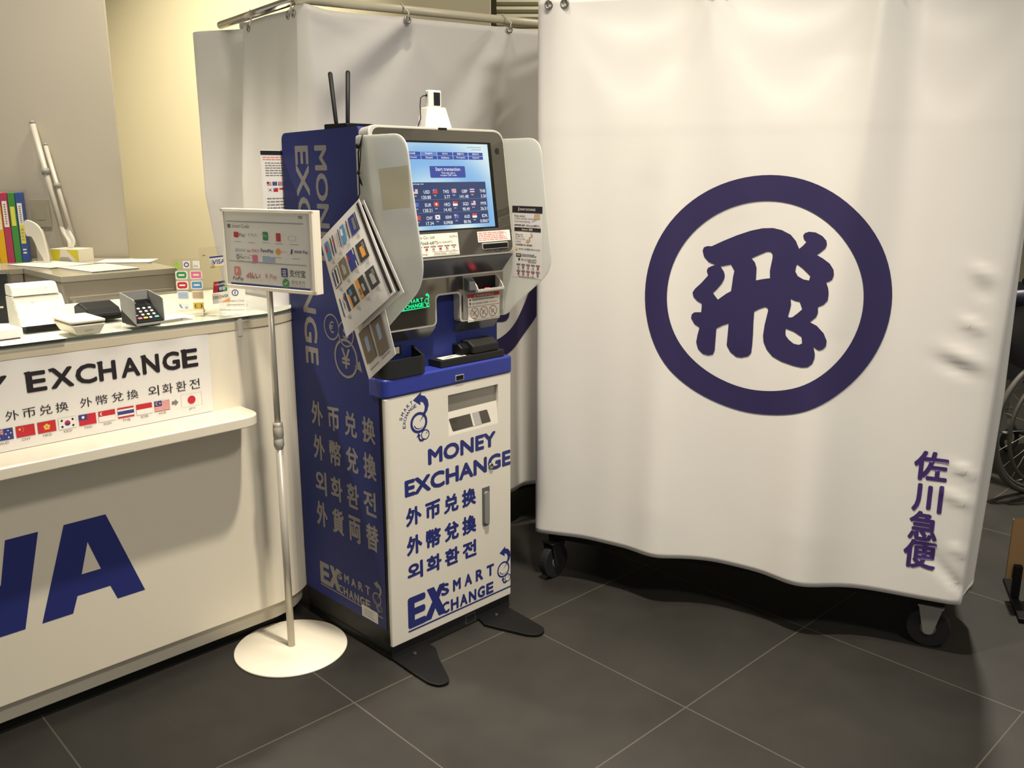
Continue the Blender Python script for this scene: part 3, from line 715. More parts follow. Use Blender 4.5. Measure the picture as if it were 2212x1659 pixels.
# frosted side shields
sl_ = [(.070, 1.4205), (-.129, 1.4215), (-.146, 1.3056), (-.189, 1.078), (-.015, .937), (.020, .920), (.070, .920)]
sh = MB().ext(rnd(sl_, [.008, .048, .03, .062, .01, .02, .005], 10), -.0105, -.0065, M['frost'], PROF)
sho = sh.build('side_shield', kio, .0012)
MB().poly([(-.0197, 1.3402), (-.1369, 1.3488), (-.1401, 1.2517), (-.0338, 1.2429)], M['tape'], lambda a, b, c: (-.0109 - c, a, b)).build('tape_patch', sho)
MB().lathe([(.006, 0), (.006, .004), (.003, .006)], M['black'], 16).build('cord_stud', sho)
stud = bpy.data.objects['cord_stud']; stud.location = (-.0106, .0585, 1.3950); stud.rotation_euler = (0, R(-90), 0)
sr_ = [(.070, 1.4235), (-.104, 1.4235), (-.1199, 1.3044), (-.1545, 1.069), (-.0156, .9629), (.0288, .923), (.070, .920)]
sh2 = MB().ext(rnd(sr_, [.008, .045, .03, .05, .01, .02, .005], 10), KW + .0065, KW + .0105, M['frost'], PROF)
sh2o = sh2.build('side_shield', kio, .0012)
# printed card on the inner side of the right shield
RS = lambda a, b, c: (KW + .0062 - c, -a, b)
ck = MB(); P_ = M['lamin']
ck.rect(-.0005, 1.0400, .1170, .2000, P_, RS, .0002)
ck.rect(-.0005, 1.2215, .1170, .0185, M['ink'], RS, .0006); ck.text('SMART EXCHANGE', .030, 1.2275, .060, .0062, M['papercream'], RS, .0009, .008)
ck.poly([(.0235, 1.226), (.0265, 1.226), (.0265, 1.237), (.0245, 1.2355)], M['papercream'], RS, .0009)
for i, s in enumerate(('Please contact', 'in-shop customer service,', 'if you need anything.')): ck.text(s, .0075, 1.2100 - i * .0080, (.043, .077, .062)[i], .0062, M['ink'], RS, .0007)
ck.poly([(.084, 1.204), (.108, 1.206), (.1075, 1.2195), (.0855, 1.2190)], M['tan'], RS, .0007).poly([(.072, 1.1965), (.094, 1.202), (.098, 1.204), (.080, 1.2005)], M['inklight'], RS, .0007)
ck.text('如需帮助请联系 请联系', .0080, 1.1845, .042, .0052, M['ink'], RS, .0007, .02).text('店内customer服务中心。', .054, 1.1845, .054, .0052, M['ink'], RS, .0007, .02)
ck.rect(.0080, 1.1702, .1030, .0105, M['ink'], RS, .0007); ck.text('Refund / 退款', .038, 1.1725, .042, .0062, M['papercream'], RS, .0010, .012)
for i, s in enumerate(('Please scan', 'the QR code', 'when you need', 'a refund.')): ck.text(s, .0120, 1.1590 - i * .0066, (.029, .032, .038, .022)[i], .0050, M['ink'], RS, .0007)
ck.poly(smooth_loop([(.054, 1.1405), (.062, 1.1395), (.069, 1.1440), (.072, 1.1480), (.062, 1.1485), (.055, 1.1460)], 3), M['tan'], RS, .0007).disc(.0760, 1.1600, .0048, M['tan'], RS, .0007).rect(.072, 1.162, .005, .006, M['skypale'], RS, .0008)
ck.poly([(.067, 1.151), (.0695, 1.151), (.072, 1.1555), (.066, 1.1535)], M['brownred'], RS, .0008)
ck.text('交易故障请扫 描二维码退款。', .0125, 1.1302, .067, .0048, M['ink'], RS, .0007, .02)
ck.disc(.0165, 1.1205, .0042, M['fyellow'], RS, .0007).text('smart_ex@actpro.co.jp', .0245, 1.1175, .0830, .0070, M['ink'], RS, .0007, .006)
ck.rect(.0145, 1.0985, .0205, .0090, M['ink'], RS, .0007).lines(.0170, 1.1000, .0160, .0060, 2, M['papercream'], RS, .0009, .5, 2).lines(.0370, 1.0995, .0640, .0085, 2, M['inkgrey'], RS, .0007, .5, 4)
ck.text('+81-6-7668-6875', .0330, 1.0880, .062, .0066, M['ink'], RS, .0007).disc(.0270, 1.0915, .0035, M['ink'], RS, .0007, 8).lines(.062, 1.0835, .034, .0035, 1, M['inkgrey'], RS, .0007, .6, 6)
for j in range(2):
    for i, fl in enumerate(('kr', 'us', 'hk', 'kr', 'cn') if j == 0 else ('tw', 'th', 'hk', 'id', 'my')):
        xx = .0170 + i * .0190; y0 = 1.0665 - j * .0185
        ck.rect(xx, y0 + .0085, .0150, .0038, M['inkgrey'], RS, .0007); sflag(ck, fl, xx + .004, y0, .0075, .0062, RS, .0007, P_, M['red'], M['fblue'], None, M['ink']); ck.rect(xx + .001, y0 - .0032, .0115, .0011, M['inklight'], RS, .0007)
ck.lines(.025, 1.0405, .078, .0040, 1, M['inkgrey'], RS, .0007, .5, 12)
ck.build('instruction_card', sh2o)
def on_kiosk(p): return W(KO, KY, p)
# ---- things on and around the kiosk
rt = thing('wireless_router', 'flat black wireless router with two upright antennas on top of the blue kiosk', 'router', on_kiosk((.100, .262, 1.4418)), R(45))
MB().ext(rnd([(-.04, -.055), (.055, -.055), (.055, .055), (-.04, .055)], .012), 0, .0165, M['black']).build('housing', rt, .003)
for (x, y, tx, ty, hh) in ((-.012, .030, -.012, .050, .122), (-.005, -.012, .002, -.012, .122)):
    a = MB().tube([(x, y, .010), (x + tx * .15, y + (ty - y) * .0, .026), (tx, ty, .026 + hh)], [.0050, .0056, .0062], M['blacksoft'], 12)
    a.tube([(tx, ty, .026 + hh), (tx, ty, .026 + hh + .003), (tx, ty, .026 + hh + .0052)], [.0062, .0048, .002], M['blacksoft'], 12)
    a.build('antenna', rt)
dk = thing('charging_dock', 'white tapered charging dock behind the top edge of the kiosk', 'dock', on_kiosk((.280, .110, 1.4442)), R(38))
MB().add([(-.046, -.026, 0), (.042, -.026, 0), (.042, .026, 0), (-.046, .026, 0), (-.032, -.018, .058), (.026, -.018, .058), (.026, .016, .058), (-.032, .016, .058)],
         [(3, 2, 1, 0), (4, 5, 6, 7), (0, 1, 5, 4), (1, 2, 6, 5), (2, 3, 7, 6), (3, 0, 4, 7)], M['whitep']).build('cradle', dk, .003)
pw = thing('mobile_hotspot', 'small white mobile hotspot with a dark display standing in the white dock', 'hotspot', on_kiosk((.280, .110, 1.5025)), R(38))
hb = MB().ext(rnd([(-.024, -.011), (.018, -.011), (.018, .009), (-.024, .009)], .006), 0, .044, M['whitep']); hb.build('body', pw, .004, 3)
MB().rect(-.0085, .004, .0205, .034, M['grille'], XZ(-.0112), .0004).build('display', pw)
cb_ = MB(); cb_.tube([(-.022, 0, .030), (-.024, 0, .030)], .0042, M['black'], 10); cb_.tube([(-.024, 0, .030), (-.036, 0, .028), (-.043, 0, .022), (-.045, 0, .002), (-.044, 0, -.030), (-.052, .004, -.054), (-.058, .01, -.057)], .0013, M['black'], 8)
cb_.build('power_cable', pw)

cord = thing('hanging_cord', 'thin black cord looped over the frosted left shield holding the printed sheets', 'cord', on_kiosk((-.012, .050, 1.27)), R(45))
cm_ = MB()
cm_.tube([(.0, -.013, .152), (-.004, -.008, .130), (-.004, .002, .110), (-.003, .004, .060), (-.004, .003, .010), (-.012, .003, -.004)], .0016, M['black'], 8)
cm_.tube([(.0, -.013, .152), (-.005, -.011, .120), (-.005, -.004, .080), (-.004, .004, .058)], .0014, M['black'], 8)
cm_.tube([(-.004, .004, .062), (-.006, -.004, .050), (-.006, -.012, .030)], .0015, M['black'], 8).tube([(-.004, .004, .062), (-.005, .001, .048), (-.006, -.007, .034)], .0012, M['black'], 8)
cm_.lathe([(.001, .055), (.004, .058), (.004, .064), (.001, .067)], M['black'], 12, (-.004, .004, 0))
cm_.build('strand', cord)

def sheet(name, label, corners, bow, draw, pages=0):
    """a hanging sheet through four corners (top, right, bottom, left as u,v = 00,10,11,01) in kiosk coordinates"""
    c = [Vector(p) for p in corners]; o0 = c[0]
    t = thing(name, label, 'sheet', on_kiosk(tuple(o0)), R(45))
    nrm = (c[1] - c[0]).cross(c[3] - c[0]).normalized()
    if nrm.x > 0: nrm = -nrm
    def F(u, v, k=0.0):
        p = (1 - u) * (1 - v) * c[0] + u * (1 - v) * c[1] + u * v * c[2] + (1 - u) * v * c[3] - o0
        return tuple(p + nrm * (k + bow * math.sin(PI * u) * math.sin(PI * min(1, v * 1.0))))
    m = MB(); m.grid(17, 13, lambda u, v: F(v, u, 0), M['lamin']); m.grid(17, 13, lambda u, v: F(u, v, -.0012), M['lamin'])
    E1 = [(i / 16, 0) for i in range(17)] + [(1, i / 16) for i in range(17)] + [(1 - i / 16, 1) for i in range(17)] + [(0, 1 - i / 16) for i in range(17)]
    n = len(E1); m.add([F(*e, 0) for e in E1] + [F(*e, -.0012) for e in E1], [(k, (k + 1) % n, n + (k + 1) % n, n + k) for k in range(n)], M['lamin'])
    m.build('page', t)
    d = MB(); draw(d, F); d.build('printing', t)
    return t
# u runs along the bound edge (right side), v away from it; prints are laid in (v, u)
def draw1(d, F):
    G = lambda a, b, c: F(b, a, .0012 + c)
    def q(a0, b0, a1, b1, m, c=0.0, nu=5):
        d.grid(nu, nu, lambda s, t: G(a0 + (a1 - a0) * s, b0 + (b1 - b0) * t, c), m)
    q(.03, .02, .075, .98, M['ink'], 0, 9)
    imgs = [[('p', M['inkgrey'], M['fblue']), ('s', M['sky'], M['paper']), ('l', M['paper'], M['red']), ('s', M['sky'], M['red'])],
            [('d', M['darkphoto'], M['orange']), ('b', M['fblue'], M['skypale']), ('d', M['brownp'], M['inklight']), ('k', M['skypale'], M['ink'])],
            [('d', M['darkphoto'], M['inklight']), ('o', M['orange'], M['darkphoto']), ('g', M['green'], M['orange']), ('w', M['paper'], M['fblue'])]]
    for r in range(3):
        for c in range(4):
            a0 = .15 + c * .205; b0 = .07 + r * .285; k, m1, m2 = imgs[r][c]; a1 = a0 + .165; b1 = b0 + .185
            if k == 's': q(a0 + .07, b0, a1, b1, m1); q(a0, b0, a0 + .018, b1, M['ink'], 0, 2); q(a0 + .035, b0 + .02, a0 + .045, b1 - .04, M['inklight'], 0, 2); q(a0 + .12, b0 + .03, a1 - .005, b0 + .10, m2, .0003, 3)
            elif k == 'l': q(a0, b0, a0 + .018, b1, M['fblue'], 0, 2); q(a0 + .05, b0 + .01, a0 + .06, b1 - .02, M['inklight'], 0, 2); q(a0 + .08, b0 + .01, a0 + .09, b1 - .03, M['inklight'], 0, 2); q(a0 + .14, b0, a1, b1, M['fblue'], 0, 2); q(a0 + .14, b0 + .03, a1, b0 + .10, m2, .0003, 2)
            elif k == 'p': q(a0, b0, a0 + .018, b1, M['ink'], 0, 2); q(a0 + .03, b0, a1, b1, M['fblue'], 0); q(a0 + .05, b0 + .03, a0 + .10, b1 - .03, M['inkgrey'], .0003, 3)
            elif k == 'd': q(a0, b0, a1, b1, m1, 0); q(a0 + .04, b0 + .05, a0 + .11, b1 - .03, m2, .0003, 3); q(a0 + .02, b0 + .02, a0 + .06, b0 + .08, M['inkgrey'], .0004, 2)
            elif k == 'b': q(a0, b0, a1, b1, m1); q(a0, b0, a0 + .015, b1, M['ink'], .0003, 2); q(a0 + .02, b0, a0 + .035, b1, M['paper'], .0003, 2); q(a0 + .13, b0 + .02, a0 + .16, b0 + .08, M['red'], .0003, 2)
            elif k == 'k': q(a0, b0, a1, b1, M['inkgrey']); q(a0 + .01, b0 + .01, a1 - .01, b1 - .01, M['paper'], .0002); q(a0 + .05, b0 + .02, a0 + .09, b1 - .02, M['ink'], .0003, 3); q(a0 + .12, b0 + .02, a1 - .01, b1 - .02, M['fblue'], .0003, 3)
            elif k == 'o': q(a0, b0, a1, b1, m2); q(a0 + .10, b0, a1, b1, m1, .0003); q(a0 + .11, b0 + .09, a0 + .15, b0 + .15, M['brownp'], .0004, 2); q(a0 + .04, b0 + .07, a0 + .08, b0 + .14, M['inklight'], .0004, 2)
            elif k == 'g': q(a0, b0, a1, b1, M['darkphoto']); q(a0 + .13, b0 + .05, a1, b1, m2, .0003, 3); q(a0 + .07, b0 + .02, a0 + .12, b0 + .08, M['sky'], .0003, 3); q(a0 + .03, b0 + .11, a0 + .08, b0 + .16, M['inklight'], .0003, 2)
            else: q(a0, b0, a0 + .02, b1, M['ink'], 0, 2); q(a0 + .03, b0, a0 + .045, b1, M['fblue'], 0, 2); q(a0 + .145, b0, a1, b1, M['fblue'], 0, 2); q(a0 + .05, b0 + .02, a0 + .065, b0 + .06, M['red'], 0, 2); q(a0 + .075, b0 + .08, a0 + .085, b0 + .1, M['fblue'], 0, 2); q(a0 + .09, b0 + .04, a0 + .10, b0 + .13, M['inkgrey'], 0, 2)
            for j in range(3): q(a0 + .04 + j * .022, b1 + .02, a0 + .050 + j * .022, b1 + .07 - .012 * j, M['inklight'], 0, 2)
sheet('laminated_guide', 'laminated guide sheet of small photos hanging in front of the blue kiosk flank', [(-.024, .046, 1.268), (-.032, -.100, 1.050), (-.052, .085, .918), (-.040, .203, 1.159)], .010, draw1)
def draw1b(d, F):
    G = lambda a, b, c: F(b, a, .0012 + c)
    d.grid(3, 12, lambda s, t: G(.04 + .05 * s, .03 + .93 * t, 0), M['ink'])
    d.grid(3, 12, lambda s, t: G(.11 + .015 * s, .35 + .4 * t, 0), M['inkgrey'])
sheet('laminated_page', 'laminated page with a black edge bar just behind the guide sheet', [(-.017, .036, 1.266), (-.020, -.118, 1.050), (-.028, .040, .945), (-.024, .190, 1.160)], .004, draw1b)
def draw2(d, F):
    G = lambda a, b, c: F(b, a, .0012 + c)
    for k in (0, 1): d.grid(4, 4, lambda s, t, k=k: G(.14 + .42 * k + .30 * s, .92 + .015 * t, 0), M['inklight'])
lc = sheet('laminated_card', 'lower laminated sheet with two grey pictures hanging below the guide', [(-.013, .015, 1.13), (-.015, -.072, .890), (-.018, .040, .808), (-.014, .142, 1.015)], .002, draw2)
cc4 = [Vector(p) for p in ((-.013, .015, 1.13), (-.015, -.072, .890), (-.018, .040, .808), (-.014, .142, 1.015))]
for k in (0, 1):
    g = MB()
    for (a0, b0, a1, b1, m, c) in ((.12 + .42 * k, .50, .46 + .42 * k, .90 - .04 * k, M['brownp'], .0045), (.22 + .42 * k, .60, .33 + .42 * k, .76, M['skypale'], .0049)):
        g.add([tuple((1 - u) * (1 - v) * cc4[0] + u * (1 - v) * cc4[1] + u * v * cc4[2] + (1 - u) * v * cc4[3] - cc4[0] + Vector((-c, 0, 0))) for v, u in ((a0, b0), (a1, b0), (a1, b1), (a0, b1))], [(0, 1, 2, 3)], m)
    g.build('picture', lc)
nt_ = thing('paper_notice', 'white printed notice with small flags behind the left rear edge of the kiosk', 'notice', on_kiosk((0, .442, 1.28)), R(45))
nb = MB(); NF = XZ(-.0012)
nb.box((-.062, -.0010, -.32), (.16, .0010, .112), M['paper'])
nb.rect(-.062, .098, .10, .0115, M['ink'], NF, 0).lines(-.056, .083, .10, .012, 2, M['redpale'], NF, 0, .45, 3).lines(-.050, .040, .10, .040, 6, M['inkgrey'], NF, 0, .42, 4)
for i, fl in enumerate(('us', 'eu', 'gb', 'au', 'cn')):
    sflag(nb, fl, -.048 + i * .0175, .016, .0145, .0105, NF, 0, M['paper'], M['red'], M['fblue'], M['fyellow'], M['ink'])
for i, fl in enumerate(('kr', 'tw', 'sg', 'th', 'id')):
    sflag(nb, fl, -.046 + i * .0175, -.001, .0145, .0105, NF, 0, M['paper'], M['red'], M['fblue'], M['fyellow'], M['ink'])
nb.lines(-.050, -.075, .10, .060, 7, M['inkgrey'], NF, 0, .4, 6)
nb.build('sheet', nt_)

# ---------------------------------------------------------------- sign stand
sg = thing('sign_stand', 'white floor sign stand with a framed payment logo panel on a thin pole', 'sign stand', (-.6346, 2.325, 0), 0)
MB().lathe([(.157, 0), (.1585, .0015), (.1585, .0045), (.157, .0062), (.02, .0066), (.001, .0066)], M['stand'], 72).build('base', sg)
PB = (0, .004)
MB().tube([(0, .004, .006), (0, .004, .615)], .0102, M['pole'], 18).build('pole', sg)
MB().tube([(0, .004, .62), (0, .004, 1.06)], .0082, M['pole'], 18).build('pole', sg)
MB().lathe([(.0102, .598), (.0122, .604), (.0140, .608), (.0140, .626), (.0128, .628), (.0128, .631), (.0140, .633), (.0140, .660), (.0128, .662), (.0132, .664), (.0128, .672), (.0086, .674)], M['pole'], 20, (0, .004, 0)).build('collar', sg)
YA = R(-30); ca_, sa_ = math.cos(YA), math.sin(YA)
def SGF(a, b, c):  # panel face: a right, b up, c out of the panel
    x, y = a, -.008 - c
    return (x * ca_ - y * sa_, .004 + x * sa_ + y * ca_, b)
fm = MB(); B0, B1, A0, A1 = 1.0325, 1.2405, -.1410, .1780
fm.ext([(A0, B0), (A1, B0), (A1, B1), (A0, B1)], -.018, .006, M['stand'], SGF)
for (x, y, w, h) in ((A0, B0, A1 - A0, .010), (A0, B1 - .008, A1 - A0, .008), (A0, B0, .009, B1 - B0), (A1 - .010, B0, .010, B1 - B0)):
    fm.ext([(x, y), (x + w, y), (x + w, y + h), (x, y + h)], .006, .0115, M['stand'], SGF)
fm.build('frame', sg, .0012)
po = MB(); c0 = .0070
PX = lambda t: A0 + t * (A1 - A0)
PZ = lambda t: B1 - t * (B1 - B0)
def plot(x, y): return PX(x), PZ(y)
po.rect(A0 + .009, B0 + .010, A1 - A0 - .019, B1 - B0 - .018, M['paper'], SGF, c0)
po.rect(PX(.055), PZ(.165), .84 * (A1 - A0), .0030, M['inklight'], SGF, c0 + .0004)
po.rect(PX(.055), PZ(.660), .85 * (A1 - A0), .0030, M['inklight'], SGF, c0 + .0004)
po.rect(PX(.060), PZ(.965), .875 * (A1 - A0), .0080, M['fblue'], SGF, c0 + .0004)
po.rect(PX(.065), PZ(.240), .011, .0105, M['inkgrey'], SGF, c0 + .0004).text('Smart Code', PX(.115), PZ(.235), .062, .0098, M['inkgrey'], SGF, c0 + .0004)
for i in range(2):
    for j in range(4): po.rect(PX(.845 + j * .012), PZ(.078 + i * .018), .0022, .0022, M['ink'], SGF, c0 + .0004)
def cap(x, y, w=.10): po.lines(PX(x), PZ(y), w * (A1 - A0), .0030, 1, M['inklight'], SGF, c0 + .0004, .6, int(x * 100))
po.shape([rnd([plot(.130, .355), plot(.185, .355), plot(.185, .285), plot(.130, .285)], .004)], M['red'], SGF, c0 + .0004); po.text('Pay', PX(.192), PZ(.355), .022, .0115, M['inkgrey'], SGF, c0 + .0004, .01)
po.text('K PLUS', PX(.295), PZ(.335), .030, .0080, M['inklight'], SGF, c0 + .0004)
po.shape([rnd([plot(.455, .375), plot(.515, .375), plot(.515, .270), plot(.455, .270)], .004)], M['green'], SGF, c0 + .0004); po.text('Pay', PX(.465), PZ(.335), .011, .0060, M['paper'], SGF, c0 + .0008)
po.shape([rnd([plot(.600, .380), plot(.650, .380), plot(.650, .280), plot(.600, .280)], .002)], M['red'], SGF, c0 + .0004)
po.ring(PX(.77), PZ(.335), .0070, .0062, M['inklight'], SGF, c0 + .0004, 30, 2.0)
for x, y in ((.13, .415), (.29, .42), (.45, .41), (.585, .415), (.74, .415)): cap(x, y)
po.text('atone', PX(.135), PZ(.530), .036, .0085, M['skypale'], SGF, c0 + .0004, .02); po.text('au PAY', PX(.270), PZ(.530), .044, .0085, M['redpale'], SGF, c0 + .0004, .02)
po.text('FamiPay', PX(.425), PZ(.535), .044, .0115, M['fblue'], SGF, c0 + .0004, .02); po.disc(PX(.615), PZ(.505), .0085, M['orange'], SGF, c0 + .0004); po.text('メルペイ', PX(.645), PZ(.520), .022, .006, M['redpale'], SGF, c0 + .0004)
po.poly([plot(.745, .525), plot(.762, .525), plot(.772, .465), plot(.755, .465)], M['fblue'], SGF, c0 + .0004); po.text('ANA Pay', PX(.785), PZ(.520), .046, .0095, M['fblue'], SGF, c0 + .0004, .02)
for x, y in ((.14, .575), (.29, .58), (.44, .58), (.575, .585), (.76, .585)): cap(x, y)
po.shape([[plot(.145, .625), plot(.172, .625), plot(.172, .575), plot(.145, .575)], [plot(.151, .615), plot(.151, .585), plot(.166, .585), plot(.166, .615)]], M['brownp'], SGF, c0 + .0004); po.text('Payどん', PX(.180), PZ(.622), .038, .0085, M['ink'], SGF, c0 + .0004)
po.shape([rnd([plot(.325, .650), plot(.385, .650), plot(.385, .560), plot(.325, .560)], .004)], M['pink'], SGF, c0 + .0004)
po.rect(PX(.440), PZ(.640), .044, .0135, M['skypale'], SGF, c0 + .0004)
for x, y in ((.15, .652), (.31, .672), (.455, .662)): cap(x, y, .08)
po.shape([rnd([plot(.110, .835), plot(.180, .835), plot(.180, .720), plot(.110, .720)], .003)], M['redpale'], SGF, c0 + .0008); po.text('P', PX(.130), PZ(.815), .008, .014, M['paper'], SGF, c0 + .0012, .03)
po.text('PayPay', PX(.090), PZ(.905), .038, .0120, M['ink'], SGF, c0 + .0008); po.text('d払い', PX(.245), PZ(.860), .050, .0165, M['red'], SGF, c0 + .0008, .006); po.text('R Pay', PX(.460), PZ(.860), .040, .0150, M['redpale'], SGF, c0 + .0008)
po.shape([rnd([plot(.635, .810), plot(.705, .810), plot(.705, .700), plot(.635, .700)], .003)], M['fblue'], SGF, c0 + .0008); po.text('支', PX(.645), PZ(.800), .016, .018, M['paper'], SGF, c0 + .0012)
po.text('支付宝', PX(.722), PZ(.800), .054, .0185, M['ink'], SGF, c0 + .0008, .004)
po.disc(PX(.680), PZ(.885), .0120, M['green'], SGF, c0 + .0008); po.poly([plot(.660, .885), plot(.676, .905), plot(.702, .865), plot(.698, .860), plot(.676, .890), plot(.664, .876)], M['paper'], SGF, c0 + .0012)
po.text('微信支付', PX(.735), PZ(.890), .048, .0105, M['inkgrey'], SGF, c0 + .0008); po.text('WeChat Pay', PX(.735), PZ(.930), .048, .0080, M['inklight'], SGF, c0 + .0008)
po.build('payment_poster', sg)
MB().ext([(A0 + .009, B0 + .010), (A1 - .010, B0 + .010), (A1 - .010, B1 - .008), (A0 + .009, B1 - .008)], .0092, .0102, M['acrylic'], SGF).build('cover_sheet', sg)

# ---------------------------------------------------------------- counter
ct = thing('reception_counter', 'long white reception counter with a rounded end and big blue airline letters', 'counter', CO_, R(45))
def end_curve(r, y0, cx=.750, back=.75, n=18):
    """front line at y0, quarter turn of radius r at the right, then back"""
    cy = y0 + r
    return [(cx + r * math.sin(PI / 2 * k / n), cy - r * math.cos(PI / 2 * k / n)) for k in range(n + 1)] + [(cx + r, back)]
def slab(mb, y0, r, z0, z1, m, back=.62, x0=-1.6, cx=.750):
    pts = [(x0, back)] + [(x0, y0)] + end_curve(r, y0, cx, back)
    return mb.ext(pts, z0, z1, m)
slab(MB(), .022, .176, 0, .035, M['black']).build('toe_base', ct)
slab(MB(), .004, .190, .030, .090, M['plinth']).build('plinth', ct, .002)
pn = MB(); slab(pn, -.020, .214, .0855, .917, M['counter'])
pn.build('front_panel', ct, .002)
cp = MB(); slab(cp, -.022, .216, .9170, .9400, M['cap']); cp.build('rim', ct, .002); slab(MB(), -.020, .214, .9400, .9444, M['ctop']).build('worktop', ct)
gs = MB(); slab(gs, -.024, .218, .9446, .9526, M['glass']); gi = gs.mid(M['glassedge'])
for k in range(2, len(gs.mi)): gs.mi[k] = gi
gs.build('glass_top', ct)
MB().ext(rnd([(-1.6, -.0195), (-1.6, -.146), (.682, -.146), (.682, -.0195)], [0, 0, .075, 0], 12), .680, .7072, M['counter']).build('ledge', ct, .003, 3)
MB().box((.690, -.0255, .900), (.703, -.0200, .948), M['whitep']).build('corner_clip', ct, .002)
cl = MB(); CF = XZ(-.0200)
An = [(.196, .4975), (.296, .4975), (.374, .2645), (.303, .2645), (.2885, .3055), (.208, .3055), (.193, .2630), (.121, .2630)]
for dx in (0, -.372):
    cl.shape([[(x + dx, z) for x, z in An], [(.246 + dx, .438), (.2235 + dx, .3585), (.2705 + dx, .3585)]], M['ana'], CF, .0006)
cl.shape([[(.066, .4975), (.138, .4975), (.083, .2630), (.002, .2630), (-.026, .375), (-.044, .2630), (-.118, .2630), (-.063, .4975), (.012, .4975), (.044, .388)]], M['ana'], CF, .0006)
cl.build('airline_letters', ct)['label'] = 'big slanted blue letters on the white panel'

ps = thing('currency_poster', 'white MONEY EXCHANGE poster with a row of flags on the counter front', 'poster', W(CO_, CY_, (0, -.0215, .7078)), R(45))
pp = MB(); PF = XZ(-.0012)
pg = lambda u, v: (-.40 + 1.001 * u + (.006 * math.exp(-((u - 1) / .05) ** 2) * 0), -.0012 - .0035 * math.exp(-((v - 1) / .06) ** 2) * (math.sin(u * 23) ** 2) - .004 * math.exp(-((u - 1) / .015) ** 2) * v, .0005 + v * .2095)
pp.grid(60, 16, pg, M['paper']); pso = pp.build('sheet', ps)
pk = MB(); ZP = .7078
for i, ch in enumerate('EXCHANGE'): 
    xs = (.153, .2055, .262, .316, .3695, .4225, .4745, .5265); ws = (.044, .052, .049, .042, .047, .044, .046, .043)
    pk.text(ch, xs[i], .8365 - ZP, ws[i], .0485, M['ink'], PF, .0012, .042)
    pk.poly([(xs[i] - .003, .8850 - ZP), (xs[i] + .010, .8868 - ZP), (xs[i] + .012, .8805 - ZP), (xs[i] + .001, .8775 - ZP)], M['ink'], PF, .0014) if ch in 'EXHN' else None
for i, ch in enumerate('MONEY'): pk.text(ch, -.205 + i * .0675, .8365 - ZP, .050, .0485, M['ink'], PF, .0012, .042)
pk.spaced('外币兑换', .1010, .7785 - ZP, .1370, .0235, M['ink'], PF, .0012, -.002, cell=.0285); pk.spaced('外幣兌換', .2650, .7795 - ZP, .1410, .0235, M['ink'], PF, .0012, -.002, cell=.0285)
pk.spaced('외화환전', .4310, .7775 - ZP, .1380, .0265, M['ink'], PF, .0012, -.004, cell=.0280); pk.spaced('外貨両替', -.070, .7785 - ZP, .1370, .0235, M['ink'], PF, .0012, -.002, cell=.0285)
PC = (M['paper'], M['red'], M['fblue'], M['fyellow'], M['ink'])
for i, (fl, s) in enumerate((('us', 'USD'), ('eu', 'EUR'), ('gb', 'GBP'), ('au', 'AUD'), ('cn', 'CNY'), ('hk', 'HKD'), ('kr', 'KRW'), ('tw', 'TWD'), ('sg', 'SGD'), ('th', 'THB'), ('id', 'IDR'), ('my', 'MYR'))):
    x = .0725 + (i - 3) * .0464
    pk.rect(x - .0004, .7352 - ZP, .0408, .0276, M['inklight'], PF, .0010); sflag(pk, fl, x, .7356 - ZP, .0400, .0268, PF, .0012, *PC)
    pk.text(s, x + .0100, .7262 - ZP, .019, .0058, M['inkgrey'], PF, .0012)
pk.poly([(.4895, .7462 - ZP), (.4985, .7462 - ZP), (.4985, .7418 - ZP), (.5070, .7500 - ZP), (.4985, .7590 - ZP), (.4985, .7545 - ZP), (.4895, .7545 - ZP)], M['inkgrey'], PF, .0012)
pk.shape([[(.5145, .7325 - ZP), (.5715, .7325 - ZP), (.5715, .7675 - ZP), (.5145, .7675 - ZP)], [(.5150, .7330 - ZP), (.5150, .7670 - ZP), (.5710, .7670 - ZP), (.5710, .7330 - ZP)]], M['inklight'], PF, .0012)
pk.disc(.5430, .7500 - ZP, .0108, M['red'], PF, .0012, 32); pk.text('JPY', .5335, .7225 - ZP, .019, .0062, M['inkgrey'], PF, .0012)
absorb(pso, pk)

# ---- things on the counter
def on_ct(p): return W(CO_, CY_, p)
GZ = .9528
tm = thing('card_terminal', 'dark card payment terminal with a grey privacy shield and coloured keys', 'terminal', on_ct((.4625, -.006, GZ)), R(49))
LZ = lambda a, b, c: (c, a, b)
tb = MB(); tb.ext([(.0, .004), (.085, .004), (.085, .062), (.074, .060), (.0, .0135)], -.0345, .0345, M['black'], LZ); tb.ext([(.004, 0), (.080, 0), (.080, .005), (.004, .005)], -.028, .028, M['rubber'], LZ); tb.build('body', tm, .002)
MB().ext(rnd([(-.0365, -.002), (.0365, -.002), (.0365, .004), (-.0365, .004)], .002), .0045, .0105, M['grey']).build('trim', tm, .001)
TC, TS_ = math.cos(R(32)), math.sin(R(32))
TT = lambda a, b, c: (a, b * TC - c * TS_, .0140 + b * TS_ + c * TC)
kz = MB(); kz.rect(-.026, .058, .052, .026, M['grille'], TT, .0006).rect(-.018, .072, .014, .005, M['inkgrey'], TT, .001)
for r in range(4):
    for c in range(4):
        m = M['keys']
        if r == 3: m = (M['pink'], M['fyellow'], M['keys'], M['teal'])[c]
        w = .0105 if r == 3 and c != 2 else .007; y0 = .048 - r * .0125
        if c == 0 and r < 3: kz.rect(-.0285, y0 + .001, .007, .0030, M['inklight'], TT, .001)
        else: kz.ext(rnd([(-.027 + c * .0148, y0), (-.027 + c * .0148 + w, y0), (-.027 + c * .0148 + w, y0 + .006), (-.027 + c * .0148, y0 + .006)], .0015), 0, .0016, m, TT)
kz.build('keypad', tm)
shp = MB()
